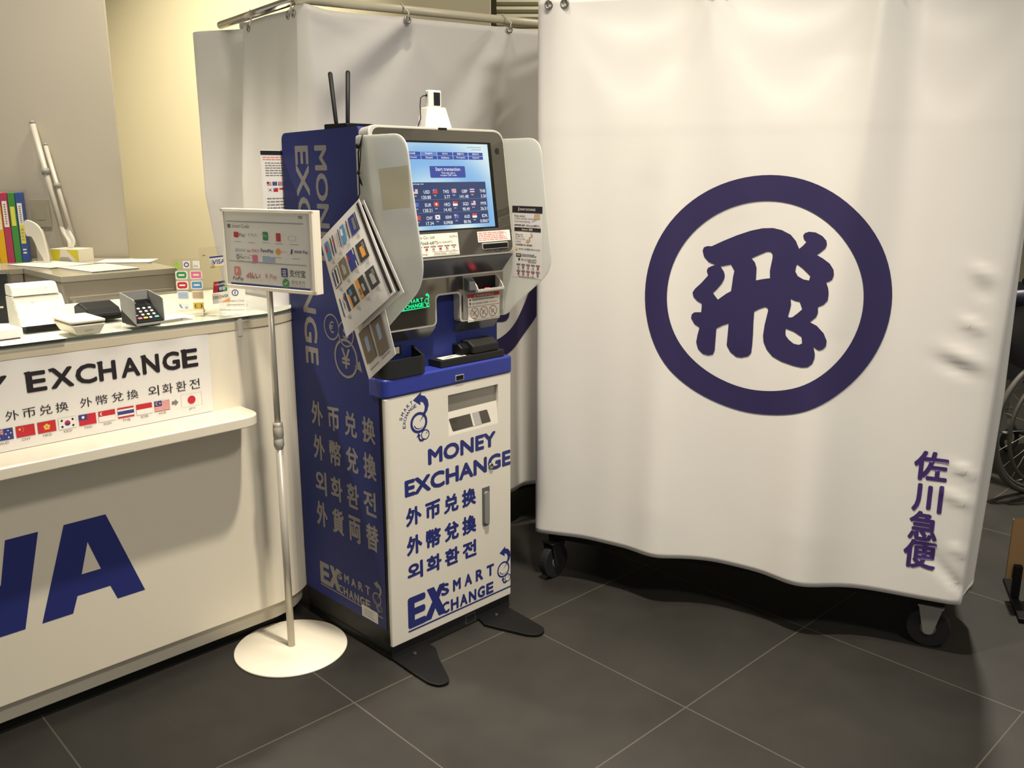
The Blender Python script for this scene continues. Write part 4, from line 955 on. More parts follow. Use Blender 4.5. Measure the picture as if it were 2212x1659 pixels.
for s_ in (-1, 1):
    shp.ext([(.001, .008), (.002, .068), (.010, .072), (.076, .084), (.076, .040)], s_ * .0372 - .0012, s_ * .0372 + .0012, M['grey'], LZ)
shp.ext([(-.0372, .044), (.0372, .044), (.0372, .084), (-.0372, .084)], -.0775, -.0752, M['grey'], XZ(0)); shp.build('privacy_shield', tm, .0008)

cdv = thing('card_reader', 'cream contactless card reader with a slot in its lid near the counter edge', 'card reader', on_ct((.307, .044, GZ)), R(45))
q = MB(); q.add([(-.027, -.058, 0), (.027, -.058, 0), (.027, .058, 0), (-.027, .058, 0), (-.040, -.066, .026), (.040, -.066, .026), (.040, .066, .026), (-.040, .066, .026)], [(3, 2, 1, 0), (4, 5, 6, 7), (0, 1, 5, 4), (1, 2, 6, 5), (2, 3, 7, 6), (3, 0, 4, 7)], M['ivory']); q.rect(-.009, .012, .018, .008, M['inklight'], XZ(-.0618), .0008); q.build('body', cdv, .004, 3)
MB().ext(rnd([(-.041, -.067), (.041, -.067), (.041, .067), (-.041, .067)], .010), .0295, .0355, M['ivory']).rect(-.018, .026, .034, .0028, M['cabdark'], XY(.0356)).build('lid', cdv, .002)
MB().ext(rnd([(-.037, -.064), (.037, -.064), (.037, .063), (-.037, .063)], .008), .026, .0295, M['cabdark']).build('slot_gap', cdv)

pr = thing('receipt_printer', 'white slip printer with a sloping front and ribbed edge behind the card reader', 'printer', on_ct((.272, .205, GZ)), R(45))
PP = lambda a, b, c: (c, a, b)
MB().ext(rnd([(-.058, .010), (-.052, .010), (-.010, .078), (.048, .078), (.048, 0), (.040, 0)], [.003, .008, .010, .006, 0, 0]), -.062, .052, M['whitep'], PP).build('body', pr, .002)
MB().box((-.055, -.056, 0), (.046, .040, .010), M['black']).build('base', pr)
fl_ = MB(); fl_.ext(rnd([(-.012, .080), (.046, .080), (.046, .108), (.004, .108)], [.003, .004, .008, .010]), -.062, .046, M['whitep'], PP); fl_.rect(.018, .0835, .0014, .012, M['ink'], lambda a, b, c: (a, -.0105 + (b - .08) * .55 - c, b), .0012); fl_.build('top_flap', pr, .002)
rb = MB()
for k in range(14): rb.box((-.0655, -.050 + k * .0033, .014 + k * .0052), (-.0615, -.047 + k * .0033, .0175 + k * .0052), M['whitep'])
rb.build('ribbed_edge', pr); bd = MB().text('TEC', -.030, .062, .014, .004, M['inkgrey'], lambda a, b, c: (a, -.055 + (b - .010) * .62 - c - .003, b), .0008); bd.build('badge', pr)

cr_ = thing('terminal_cradle', 'low black cradle between the cream card reader and the terminal', 'cradle', on_ct((.425, .230, GZ)), R(45))
k = MB(); k.ext([(-.050, 0), (.055, 0), (.055, .030), (.020, .042), (-.035, .030), (-.050, .014)], -.045, .040, M['black'], PP); k.build('body', cr_, .003); MB().box((-.040, -.050, .004), (.030, -.0455, .018), M['blacksoft']).build('front_lip', cr_, .001)

dp_ = thing('customer_display', 'black customer display with a cyan digit at the left picture edge', 'display', on_ct((.204, .330, GZ)), R(10))
dd = MB(); dd.ext(rnd([(-.17, 0), (.042, 0), (.042, .128), (-.17, .128)], .004), -.012, .012, M['grille'], XZ(0)); dd.build('screen', dp_, .002)
dz = MB(); dz.text('0', .000, .062, .018, .014, M['cyan'], XZ(-.0122), .0008).text('8,250', -.085, .062, .080, .014, M['cyan'], XZ(-.0122), .0008); dz.build('digits', dp_)
MB().rect(.014, .040, .010, .0045, M['papercream'], XZ(-.0122), .0008).rect(-.15, .0, .19, .001, M['grey'], XZ(-.0122), .0008).build('status_label', dp_)

wb = thing('white_box', 'low white box lying at the left end of the glass counter top', 'box', on_ct((.110, .068, GZ)), R(50))
MB().box((-.16, -.035, .004), (.066, .055, .026), M['paper']).build('tray', wb, .002); MB().box((-.15, -.030, 0), (.06, .05, .0045), M['cabdark']).build('foot_pad', wb)

for i, (x, y, w, h, rz) in enumerate(((.180, .006, .140, .075, 0), (.56, .10, .10, .07, 0.15))):
    p_ = MB().box((-w / 2, -h / 2, 0), (w / 2, h / 2, .0004), M['paper'])
    if i == 0: p_.ring(-.018, .004, .014, .011, M['redpale'], XY(.0005), .0001, 30, 1.9); p_.ring(.046, .006, .013, .0105, M['redpale'], XY(.0005), .0001, 4, 1.5)
    else: p_.rect(.018, -.020, .022, .010, M['redpale'], XY(.0005)).rect(-.03, .0, .04, .016, M['inklight'], XY(.0005))
    o = p_.build('printed_sheet'); o.location = on_ct((x, y, .9533)); o.rotation_euler = (0, 0, R(45) + rz)
    tag(o, ('white sheet with pale red ring marks lying by the counter edge', 'white printed sheet with a small red block lying beyond the card terminal')[i], 'sheet', 'printed sheets on the counter')

def acrylic_stand(name, label, p0, p1, h, draw, cat='card stand'):
    a = Vector(on_ct((*p0, GZ))); b = Vector(on_ct((*p1, GZ))); d = b - a; w = d.length; rz = math.atan2(d.y, d.x)
    t = thing(name, label, cat, tuple((a + b) / 2), rz)
    MB().box((-w / 2, -.0012, 0), (w / 2, .0012, h), M['acrylic']).box((-w / 2, .0012, 0), (w / 2, .045, .0022), M['acrylic']).build('holder', t, .0006)
    draw(lambda: MB(), w, h, XZ(-.0013), lambda m: m.build('sticker', t)); return t
def dr1(nw, w, h, F, put):
    c = .0004; X = lambda t: -w / 2 + t * w
    s = nw(); s.poly([(X(.05), h * .88), (X(.17), h * .95), (X(.29), h * .88), (X(.17), h * .80)], M['lime'], F, c); put(s)
    s = nw(); s.rect(X(.38), h * .82, w * .24, h * .14, M['paper'], F, c).ring(X(.50), h * .89, .0068, .0042, M['fblue'], F, c + .0003, 24); put(s)
    s = nw(); s.rect(X(.72), h * .82, w * .24, h * .14, M['paper'], F, c).text('Edy', X(.76), h * .84, w * .15, h * .04, M['inkgrey'], F, c + .0003); put(s)
    for j, (m1, m2, r1, r2) in enumerate(((M['green'], M['pink'], 1, 0), (M['red'], M['sky'], 1, 0), (M['skypale'], M['tan'], 0, 0))):
        z = h * (.64 - j * .19)
        for k2, (m, rd) in enumerate(((m1, r1), (m2, r2))):
            x = X(.13 + k2 * .50); s = nw()
            s.poly(rnd([(x - .003, z - .003), (x + w * .34 + .003, z - .003), (x + w * .34 + .003, z + h * .12 + .003), (x - .003, z + h * .12 + .003)], .006), M['paper'], F, c)
            s.poly(rnd([(x, z), (x + w * .34, z), (x + w * .34, z + h * .12), (x, z + h * .12)], .007 if rd else .001), m, F, c + .0003)
            s.rect(x + w * .07, z + h * .045, w * .2, h * .03, M['paper'] if j < 2 else M['inklight'], F, c + .0005); put(s)
    s = nw(); s.rect(X(.10), h * .04, w * .38, h * .13, M['paper'], F, c).poly(smooth_loop([(X(.14), h * .15), (X(.18), h * .09), (X(.26), h * .08), (X(.22), h * .11), (X(.19), h * .15)], 3), M['sky'], F, c + .0003).disc(X(.38), h * .09, .004, M['skypale'], F, c + .0003); put(s)
    s = nw(); s.rect(X(.62), h * .055, w * .36, h * .125, M['fyellow'], F, c).text('(  )', X(.67), h * .075, w * .26, h * .08, M['ink'], F, c + .0003, .02); put(s)
acrylic_stand('payment_card_stand', 'clear acrylic card stand with two columns of coloured payment stickers', (.610, .172), (.672, .126), .148, dr1)
def dr2(nw, w, h, F, put):
    c = .0004; X = lambda t: -w / 2 + t * w
    s = nw(); s.lines(X(.10), h * .87, w * .13, .006, 1, M['inkgrey'], F, c, .6, 3); put(s)
    s = nw(); s.rect(X(.34), h * .69, w * .64, h * .17, M['paper'], F, c).rect(X(.34), h * .835, w * .64, h * .022, M['fblue'], F, c + .0003).rect(X(.34), h * .685, w * .64, h * .02, M['fyellow'], F, c + .0003)
    s.text('VISA', X(.44), h * .735, w * .46, h * .07, M['fblue'], F, c + .0003, .03); put(s)
    s = nw(); s.poly([(X(.37), h * .31), (X(.58), h * .31), (X(.64), h * .475), (X(.43), h * .475)], M['red'], F, c).poly([(X(.55), h * .31), (X(.90), h * .31), (X(.96), h * .475), (X(.61), h * .475)], M['fblack'], F, c + .0002).poly([(X(.74), h * .31), (X(.90), h * .31), (X(.96), h * .475), (X(.80), h * .475)], M['green'], F, c + .0003)
    s.text('UnionPay', X(.45), h * .405, w * .42, h * .045, M['paper'], F, c + .0005, .01).text('银联', X(.60), h * .335, w * .24, h * .055, M['paper'], F, c + .0005, .01); put(s)
    s = nw(); s.rect(X(.34), h * .145, w * .64, h * .155, M['paper'], F, c).text('DISC VER', X(.36), h * .215, w * .58, h * .045, M['ink'], F, c + .0003, .01).disc(X(.665), h * .237, .0036, M['orange'], F, c + .0005)
    s.poly([(X(.62), h * .145), (X(.98), h * .145), (X(.98), h * .205)], M['orange'], F, c + .0003); put(s)
acrylic_stand('credit_card_stand', 'taller clear acrylic stand with credit card stickers partly behind the sign panel', (.639, .066), (.735, .098), .182, dr2)
def dr3(nw, w, h, F, put):
    c = .0004; s = nw(); s.rect(-w / 2, 0, w, h, M['paper'], F, c); s.ring(0, h * .68, .0095, .0070, M['fblue'], F, c + .0003, 24).rect(-.0012, h * .60, .0024, h * .16, M['fblue'], F, c + .0004)
    s.text('Diners Club', -w * .42, h * .26, w * .84, h * .10, M['inkgrey'], F, c + .0003).lines(-w * .42, h * .08, w * .84, h * .08, 1, M['inklight'], F, c + .0003, .6, 2); put(s)
acrylic_stand('club_card_plate', 'little white club card plate standing alone right of the card stands', (.7535, .160), (.800, .128), .062, dr3, 'card plate')
# ---------------------------------------------------------------- sideboard and what stands on it
def on_c(p): return W(CO_, CY_, p)
sb = thing('storage_cabinet', 'beige grey cabinet with a glossy top behind the counter', 'cabinet', CO_, R(45))
oc = [(.768, 1.535), (1.235, 1.535), (1.280, 2.095), (.93, 2.45), (.768, 2.45)]
MB().ext(oc, 0, .905, M['cab']).build('carcass', sb, .002)
MB().ext([(.7655, 1.525), (1.242, 1.525), (1.286, 2.100), (.932, 2.455), (.7655, 2.455)], .905, .93, M['cabtop']).build('top', sb, .002)
MB().box((.79, 1.522, .05), (1.22, 1.5349, .845), M['cab']).build('door', sb, .002)
sb2 = thing('office_cabinet', 'beige cabinet under the coloured binders at the left picture edge', 'cabinet', CO_, R(45))
MB().box((-.6, 1.985, 0), (.764, 2.43, .905), M['cab']).build('carcass', sb2, .002)
MB().ext([(-.6, 1.975), (.7645, 1.975), (.7645, 2.45), (-.6, 2.45)], .905, .93, M['cabtop']).build('top', sb2, .002)
MB().box((-.55, 1.978, .05), (.735, 1.986, .845), M['cabdark']).box((-.545, 1.974, .055), (.730, 1.980, .84), M['cab']).build('door', sb2, .001)
def binder(x, y, col, th, label, lab, kind):
    t = thing('ring_binder', label, 'binder', (x, y, .93), R(24), 'binders standing in the clear file holder')
    MB().ext(rnd([(-th / 2, 0), (th / 2, 0), (th / 2, .31), (-th / 2, .31)], .001), -.0, .17, col, lambda a, b, c: (a, c, b)).build('cover', t, .004, 2)
    s = MB()
    if kind == 'y': s.rect(-th * .32, .165, th * .64, .085, M['labely'], XZ(0), .0006)
    else: s.rect(-th * .34, lab[0], th * .68, lab[1], M['paper'], XZ(0), .0006).lines(-th * .12, lab[0] + .01, th * .28, lab[1] - .02, 9, M['inkgrey'], XZ(0), .001, .55, 5)
    if kind == 'b': s.rect(-th * .34, .085, th * .68, .085, M['labely'], XZ(0), .0007).lines(-th * .2, .095, th * .4, .06, 4, M['tan'], XZ(0), .001, .5, 2).rect(-th * .25, .055, th * .5, .006, M['paper'], XZ(0), .0007).rect(-th * .25, .040, th * .5, .007, M['paper'], XZ(0), .0007)
    s.build('spine_label', t)
binder(-2.3248, 4.0490, M['paper'], .028, 'white binder at the left picture edge beside the yellow one', (.05, .2), 'w')
binder(-2.2978, 4.0610, M['byellow'], .028, 'yellow binder with a tall white spine label', (.150, .12), 'w')
binder(-2.2709, 4.0730, M['bpink'], .028, 'pink binder with a white spine label between the yellow and green ones', (.160, .115), 'w')
binder(-2.2439, 4.0850, M['bgreen'], .027, 'green binder with a yellow spine label', (0, 0), 'y')
binder(-2.2170, 4.0970, M['bblue'], .028, 'blue binder with white and yellow spine labels', (.165, .10), 'b')
fh = thing('file_holder', 'clear plastic file holder around the coloured binders', 'file holder', (-2.275, 4.072, .93), R(24))
h = MB(); h.box((.083, .004, 0), (.086, .190, .322), M['acrylic']); h.box((-.135, .187, 0), (.083, .190, .322), M['acrylic']); h.build('panel', fh)
do = thing('magazine_rack', 'cream plastic rack with a curved cut side beside the binders', 'rack', (-2.150, 4.03, .93), R(-8))
DX = lambda a, b, c: (a, c, b)
outer = [(0, 0), (.072, 0), (.066, .10), (.052, .155), (.020, .185), (-.02, .19), (-.02, .125), (.006, .120), (.030, .06), (.050, .012), (0, .012)]
MB().ext(smooth_loop(outer, 3), 0, .012, M['whitep'], DX).build('side', do, .002); MB().ext([(-.02, 0), (.07, 0), (.07, .006), (-.02, .006)], 0, .07, M['whitep'], DX).ext([(-.02, .006), (.05, .006), (.02, .15), (-.02, .15)], .06, .066, M['cab'], DX).build('tray', do)

tx = thing('tissue_box', 'yellow and white tissue box by the leaning poles', 'tissue box', (-2.035, 4.16, .9305), R(-14))
MB().box((-.075, -.05, 0), (.075, .05, .058), M['papercream']).poly([(-.075, 0), (-.03, 0), (-.02, .055), (-.075, .055)], M['ty'], XZ(-.05), .0004).poly([(.012, .055), (.075, .055), (.075, 0), (.058, .012)], M['ty'], XZ(-.05), .0004).poly([(-.04, .002), (.04, .002), (.02, .022), (-.02, .022)], M['inklight'], XZ(-.05), .0003).poly([(.05, .055), (-.02, .055), (-.05, 0), (.05, 0)], M['ty'], lambda a, b, c: (-.075 - c, -a, b), .0004).build('carton', tx)
def tis(u, v):
    a = u * 2 * PI; r = (.021 + .009 * math.sin(3 * a + v * 3)) * (.55 + 1.0 * v * (1 - .55 * v)); return (r * math.cos(a) - .010 + .010 * math.sin(v * 5), r * math.sin(a) * .5, .056 + .092 * v + .010 * math.sin(2 * a) * v)
MB().grid(25, 9, tis, M['tissue']).build('tissue', tx)
for i, (x, y, rz, w, d, lb) in enumerate(((-2.05, 3.97, -28, .297, .21, 'stack of white paper lying next to the binders'), (-1.77, 3.83, -38, .297, .21, 'white paper stack with a lifted edge nearest the cabinet front'), (-1.775, 4.12, 8, .24, .17, 'white paper sheets lying at the right end of the cabinet top'))):
    o = MB()
    for k in range(3): o.grid(6, 6, lambda u, v, k=k: ((u - .5) * w + .004 * k, (v - .5) * d, .0022 + .0012 * k), M['paper'])
    o.box((-w / 2, -d / 2, 0), (w / 2, d / 2, .002), M['paper'])
    o = o.build('paper_stack'); o.location = (x, y, .9305); o.rotation_euler = (0, 0, R(rz)); tag(o, lb, 'paper', 'loose papers on the cabinet')
wp = MB().ext(rnd([(-.045, -.065), (.045, -.065), (.045, .065), (-.045, .065)], .004), 0, .006, M['plate'], XZ(0)).rect(-.02, -.03, .04, .06, M['plate'], XZ(0), .0075).build('wall_plate', None, .0015); wp.location = (-2.238, 4.319, 1.14); tag(wp, 'beige blank plate on the grey wall behind the cream rack', 'wall plate')
for i, (x0, z0, x1, z1, r, lb) in enumerate(((-2.093, .931, -2.220, 1.56, .014, 'leftmost thin white pole leaning in the wall corner, the taller one'), (-2.050, .931, -2.172, 1.46, .011, 'shorter grey white pole leaning right of the taller pole'))):
    p_ = thing('leaning_pole', lb, 'pole', (x0, 4.25, z0), 0, 'poles leaning against the grey wall')
    dx, dz = x1 - x0, z1 - z0
    MB().tube([(0, 0, .006), (dx * .98, .05, dz * .98)], r * .9, M['alu'], 14).build('shaft', p_)
    MB().tube([(dx * .62, .032, dz * .62), (dx * .66, .034, dz * .66)], r * 1.35, M['grey'], 14).build('joint', p_)
    MB().tube([(dx * .98, .05, dz * .98), (dx, .051, dz)], r * .9, M['grey'], 12).build('end_cap', p_)

# ---------------------------------------------------------------- curtained carts
sig = lambda t: 1 / (1 + math.exp(-max(-40, min(40, t))))
ga = lambda t, s: math.exp(-(t / s) ** 2)
def seg_ridge(x, z, p, q, w, amp, fade=True):
    dx, dz = q[0] - p[0], q[1] - p[1]; L2 = dx * dx + dz * dz; t = ((x - p[0]) * dx + (z - p[1]) * dz) / L2; tc = max(0, min(1, t))
    d = math.hypot(x - p[0] - tc * dx, z - p[1] - tc * dz); f = (1 - tc) ** .6 if fade else 1
    return amp * f * math.exp(-(d / (w * (.5 + tc))) ** 2)
def front_disp(u, z):
    k = max(0, min(1, (1.62 - z) / 1.3)) ** .8
    d = k * (.034 * ga(u - .42, .075) + .055 * ga(u - .855, .095) - .014 * ga(u - .17, .09) - .010 * ga(u - .60, .07) - .004 * ga(u - 1.05, .09))
    t = max(0, min(1, (z - .75) / 1.05)) ** 1.2
    for up, am, sg_ in ((.075, .020, .05), (.515, .036, .060), (.945, .046, .058), (1.26, .024, .05)):
        d += t * am * ga(u - up, sg_ * (1.9 - .9 * t))
    d -= t * (.028 * ga(u - 1.035, .050) + .010 * ga(u - .30, .09) + .012 * ga(u - .73, .10) + .012 * ga(u - 1.12, .05))
    for a, b, dep, am in ((.095, .515, .085, .009), (.515, .945, .085, .011), (.945, 1.30, .12, .009), (.095, .515, .26, .007), (.515, .945, .28, .009), (.945, 1.3, .32, .007)):
        c, h = (a + b) / 2, (b - a) / 2; q = (u - c) / h
        if abs(q) < 1: d += am * (1 - q * q) * (sig((1.80 - dep * (1 - q * q) - z) / (.012 + .03 * dep)) - .8) * min(1, max(0, (z - 1.15) / .3))
    # kinks along the right edge
    for (x, zz, sx, sz, am) in ((1.235, 1.085, .030, .014, .007), (1.240, 1.035, .022, .012, -.004), (1.225, .950, .030, .011, .009), (1.215, .865, .050, .020, .009), (1.195, .835, .045, .016, -.006), (1.245, .560, .030, .010, .009), (1.235, .480, .040, .013, .008), (1.255, .330, .022, .010, .007)):
        d += am * math.exp(-((u - x) / sx) ** 2 - ((z - zz + .35 * (u - x)) / sz) ** 2)
    d += seg_ridge(u, z, (1.27, .22), (1.16, .34), .018, -.010)
    d += seg_ridge(u, z, (.515, 1.80), (.36, 1.30), .035, .006) + seg_ridge(u, z, (.515, 1.80), (.62, 1.2), .04, .006) + seg_ridge(u, z, (.945, 1.8), (.90, .9), .030, .010)
    d += .0006 * (sig((z - 1.445) / .002) - .5)
    return d
FW = 1.279
def front_w(z): return FW + .030 * max(0, min(1.3, (z - .17) / 1.04))
def front_pt(s, z, off=0.0):
    """s: distance along the wrapped curtain; 0..FW is the front, then the right side"""
    if s < 0: return (.010 + off * -1, -s, z)
    w = front_w(z); x = s * w / FW
    if s <= FW:
        e = min(1, s / .05) * 1.0
        rr = max(0, (s - (FW - .035)) / .035)
        return (x, -front_disp(x, z) - off + .012 * (1 - math.sqrt(max(0, 1 - min(1, max(0, 1 - s / .03)) ** 2))) * 2 + .010 * rr * rr, z)
    t = s - FW
    if t > .62: return (w - (t - .62), .630, z)
    bulge = .042 * math.sin(min(1, t / .42) * PI) * (.35 + .65 * max(0, min(1, (1.25 - z) / .5)))
    return (w + bulge + off + .012 * math.sin(t * 26) * min(1, t * 6) , .010 + t + .012 * ga(t - .05, .03), z + .045 * max(0, 1 - abs(t - .10) / .2) * (z < .18))
ZT = 1.815
fc = thing('banner_curtain', 'large white curtain with a dark ring emblem covering the right cart', 'curtain', LO, R(LY))
m = MB(); SS = [-.62 + i * .62 / 12 for i in range(12)] + [FW * i / 150 for i in range(151)] + [FW + .012 * i for i in range(1, 12)] + [FW + .14 + i * .04 for i in range(1, 13)] + [FW + .62 + FW * i / 24 for i in range(1, 25)]
nz = 110; ZZ = [.170 + (ZT - .170) * j / (nz - 1) for j in range(nz)]
topcut = lambda s: .018 * sum(1 - ga((s - u), .16) for u in (.5,)) * 0
m.add([front_pt(s, z) for z in ZZ for s in SS], [(j * len(SS) + i, j * len(SS) + i + 1, (j + 1) * len(SS) + i + 1, (j + 1) * len(SS) + i) for j in range(nz - 1) for i in range(len(SS) - 1)], M['cloth'], True)
o = m.build('fabric', fc); so = o.modifiers.new('thickness', 'SOLIDIFY'); so.thickness = .0016; so.offset = -1
def sliced(loops_list, step=.0085):
    """flat inked shapes cut into strips so that they follow the folds"""
    bm = bmesh.new()
    for loops in loops_list:
        v, f = loops if isinstance(loops, tuple) else fill_shape(loops)
        bv = [bm.verts.new((x, y, 0)) for x, y in v]
        for t in f:
            try: bm.faces.new([bv[i] for i in t])
            except ValueError: pass
    x0 = min(v.co.x for v in bm.verts); x1 = max(v.co.x for v in bm.verts); y0 = min(v.co.y for v in bm.verts); y1 = max(v.co.y for v in bm.verts)
    for ax, a, b_ in ((0, x0, x1), (1, y0, y1)):
        k = a + step
        while k < b_:
            no = (1, 0, 0) if ax == 0 else (0, 1, 0); co = (k, 0, 0) if ax == 0 else (0, k, 0)
            bmesh.ops.bisect_plane(bm, geom=bm.verts[:] + bm.edges[:] + bm.faces[:], plane_co=co, plane_no=no, dist=1e-6); k += step
    bm.verts.index_update(); vs = [(v.co.x, v.co.y) for v in bm.verts]; fs = [tuple(v.index for v in f.verts) for f in bm.faces]
    bm.free(); return vs, fs
def circ(cx, cy, r, n=96): return [(cx + r * math.cos(2 * PI * k / n), cy + r * math.sin(2 * PI * k / n)) for k in range(n)]
def ringshape(cx, cy, ro, ri, n=96):
    a = circ(cx, cy, ro, n); b = circ(cx, cy, ri, n); return (a + b, [(k, (k + 1) % n, n + (k + 1) % n, n + k) for k in range(n)])
FLY = [[(0.5232, 1.1157), (0.5258, 1.1252), (0.5354, 1.1293), (0.547, 1.1288), (0.5771, 1.1441), (0.6138, 1.1607), (0.6502, 1.1741), (0.6823, 1.1819), (0.7105, 1.1834), (0.7349, 1.1784), (0.7595, 1.1668), (0.7745, 1.151), (0.785, 1.1302), (0.795, 1.1395), (0.8032, 1.1499), (0.7956, 1.1577), (0.7931, 1.1658), (0.7965, 1.1727), (0.8079, 1.177), (0.8254, 1.1759), (0.8435, 1.1672), (0.8548, 1.1555), (0.8571, 1.1455), (0.8537, 1.1354), (0.8429, 1.1249), (0.8326, 1.1169), (0.85, 1.1082), (0.8683, 1.0956), (0.8792, 1.0799), (0.8811, 1.0658), (0.8774, 1.0534), (0.8693, 1.0481), (0.8629, 1.0458), (0.8695, 1.0305), (0.8718, 1.0163), (0.8709, 0.9978), (0.8614, 0.9857), (0.847, 0.9782), (0.8486, 0.9633), (0.8444, 0.9505), (0.8289, 0.9353), (0.8482, 0.927), (0.8673, 0.9082), (0.8768, 0.8879), (0.8759, 0.8731), (0.8688, 0.8641), (0.8592, 0.8604), (0.8509, 0.864), (0.8437, 0.8702), (0.8492, 0.8498), (0.849, 0.837), (0.8442, 0.8217), (0.8329, 0.8113), (0.817, 0.8081), (0.7926, 0.8099), (0.7594, 0.8165), (0.7339, 0.8273), (0.7162, 0.8454), (0.7057, 0.8662), (0.7033, 0.8834), (0.7056, 0.9137), (0.7101, 0.9397), (0.7131, 0.9569), (0.7106, 0.9631), (0.7035, 0.9653), (0.6882, 0.9588), (0.6742, 0.9502), (0.674, 0.9201), (0.6748, 0.8856), (0.6746, 0.8551), (0.6731, 0.831), (0.6653, 0.8207), (0.6465, 0.8147), (0.6315, 0.8156), (0.6137, 0.8283), (0.6023, 0.8472), (0.6035, 0.8803), (0.6047, 0.9115), (0.588, 0.9046), (0.5708, 0.8946), (0.5698, 0.8646), (0.569, 0.829), (0.5644, 0.8171), (0.5515, 0.8137), (0.5359, 0.8174), (0.5219, 0.8319), (0.5161, 0.8516), (0.5187, 0.8718), (0.5237, 0.8953), (0.5096, 0.9045), (0.4991, 0.9215), (0.5004, 0.9326), (0.508, 0.9388), (0.5263, 0.9395), (0.527, 0.9519), (0.5272, 0.9654), (0.5152, 0.9717), (0.5037, 0.9833), (0.5, 0.9962), (0.5069, 1.0075), (0.5235, 1.0243), (0.5417, 1.0472), (0.5369, 1.0586), (0.5394, 1.0673), (0.549, 1.0728), (0.5608, 1.0767), (0.542, 1.0845), (0.5284, 1.0989)],[(0.5737, 1.073), (0.5871, 1.0761), (0.6025, 1.0797), (0.6071, 1.0723), (0.6127, 1.0628), (0.61, 1.0448), (0.6082, 1.0234), (0.6064, 1.0037), (0.5936, 0.9961), (0.5711, 0.978), (0.5633, 0.9875), (0.5564, 0.9967), (0.5674, 1.0085), (0.5793, 1.0241), (0.5854, 1.0373), (0.587, 1.048), (0.5838, 1.0585)],[(0.6572, 1.0987), (0.6748, 1.1077), (0.6985, 1.119), (0.7087, 1.1189), (0.7143, 1.1129), (0.715, 1.1018), (0.7128, 1.0872), (0.7101, 1.0663), (0.7118, 1.0459), (0.6932, 1.0425), (0.6733, 1.0377), (0.6732, 1.073), (0.6678, 1.0875)],[(0.7828, 1.0893), (0.7994, 1.0785), (0.8208, 1.0601), (0.8183, 1.0473), (0.8035, 1.049), (0.7871, 1.0565), (0.7791, 1.0693), (0.7802, 1.0817)],[(0.7724, 0.9942), (0.7839, 0.9899), (0.7976, 0.9881), (0.8018, 0.9792), (0.8062, 0.9682), (0.7943, 0.9557), (0.7811, 0.9435), (0.7732, 0.9417), (0.7682, 0.9435), (0.7719, 0.9606), (0.7747, 0.9776)],[(0.7652, 0.9106), (0.7879, 0.9046), (0.8101, 0.893), (0.8116, 0.883), (0.813, 0.8746), (0.8045, 0.8696), (0.7903, 0.8707), (0.7755, 0.8802), (0.7666, 0.8902), (0.7647, 0.9008)]]
em_ = MB()
vs, fs = sliced([ringshape(.694, .990, .335, .266)]); em_.add([front_pt(x * FW / front_w(z), z, .0016) for x, z in vs], fs, M['cloth_ink'], True)
vs, fs = sliced([[smooth_loop(l, 2) if False else l for l in FLY]]); em_.add([front_pt(x * FW / front_w(z), z, .0016) for x, z in vs], fs, M['cloth_ink'], True)
em_.build('ring_emblem', fc)['label'] = 'dark navy ring with a heavy brush character inside'
kj = MB(); ch_ = []
for ch, x0, x1, z0, z1 in (('佐', 1.124, 1.209, .517, .602), ('川', 1.129, 1.205, .427, .509), ('急', 1.127, 1.202, .343, .430), ('便', 1.121, 1.206, .260, .346)):
    v, f, _ = glyph(ch)
    for k in range(8):
        t = 2 * PI * k / 8; vv = [(x0 + .003 + a * (x1 - x0 - .006) + .0026 * math.cos(t), z0 + .003 + b * (z1 - z0 - .006) + .0026 * math.sin(t)) for a, b in v]
        vs, fs = sliced([(vv, f)]); kj.add([front_pt(x * FW / front_w(z), z, .0016 + .00001 * k) for x, z in vs], fs, M['cloth_ink2'], True)
kj.build('brush_lettering', fc)['label'] = 'four violet characters in a column near the right edge'
def eyelet(mb, p, n, r=.0105):
    n = Vector(n).normalized(); a = n.cross(Vector((0, 0, 1))).normalized(); b = a.cross(n)
    mb.tube([tuple(Vector(p) + (a * math.cos(t) + b * math.sin(t)) * r) for t in [2 * PI * k / 20 for k in range(20)]], .0034, M['eyelet'], 8, True)
def hookring(mb, p, top, m):
    p = Vector(p); t = Vector(top); mid = (p + t) / 2
    mb.tube([tuple(p + Vector((0, -.004, 0))), tuple(mid + Vector((0, -.016, 0))), tuple(t + Vector((0, -.012, .012))), tuple(t + Vector((0, .006, .016))), tuple(mid + Vector((0, .010, 0))), tuple(p + Vector((0, .004, 0)))], .0026, m, 8)
for u in (.048, .095, .500, .530, .935, .965, 1.245):
    e = MB(); p = front_pt(u, 1.798, .002); eyelet(e, p, (0, -1, 0)); e.build('eyelet', fc)
    e = MB(); hookring(e, p, (u, .004, 1.862), M['chrome']); e.build('hook', fc)

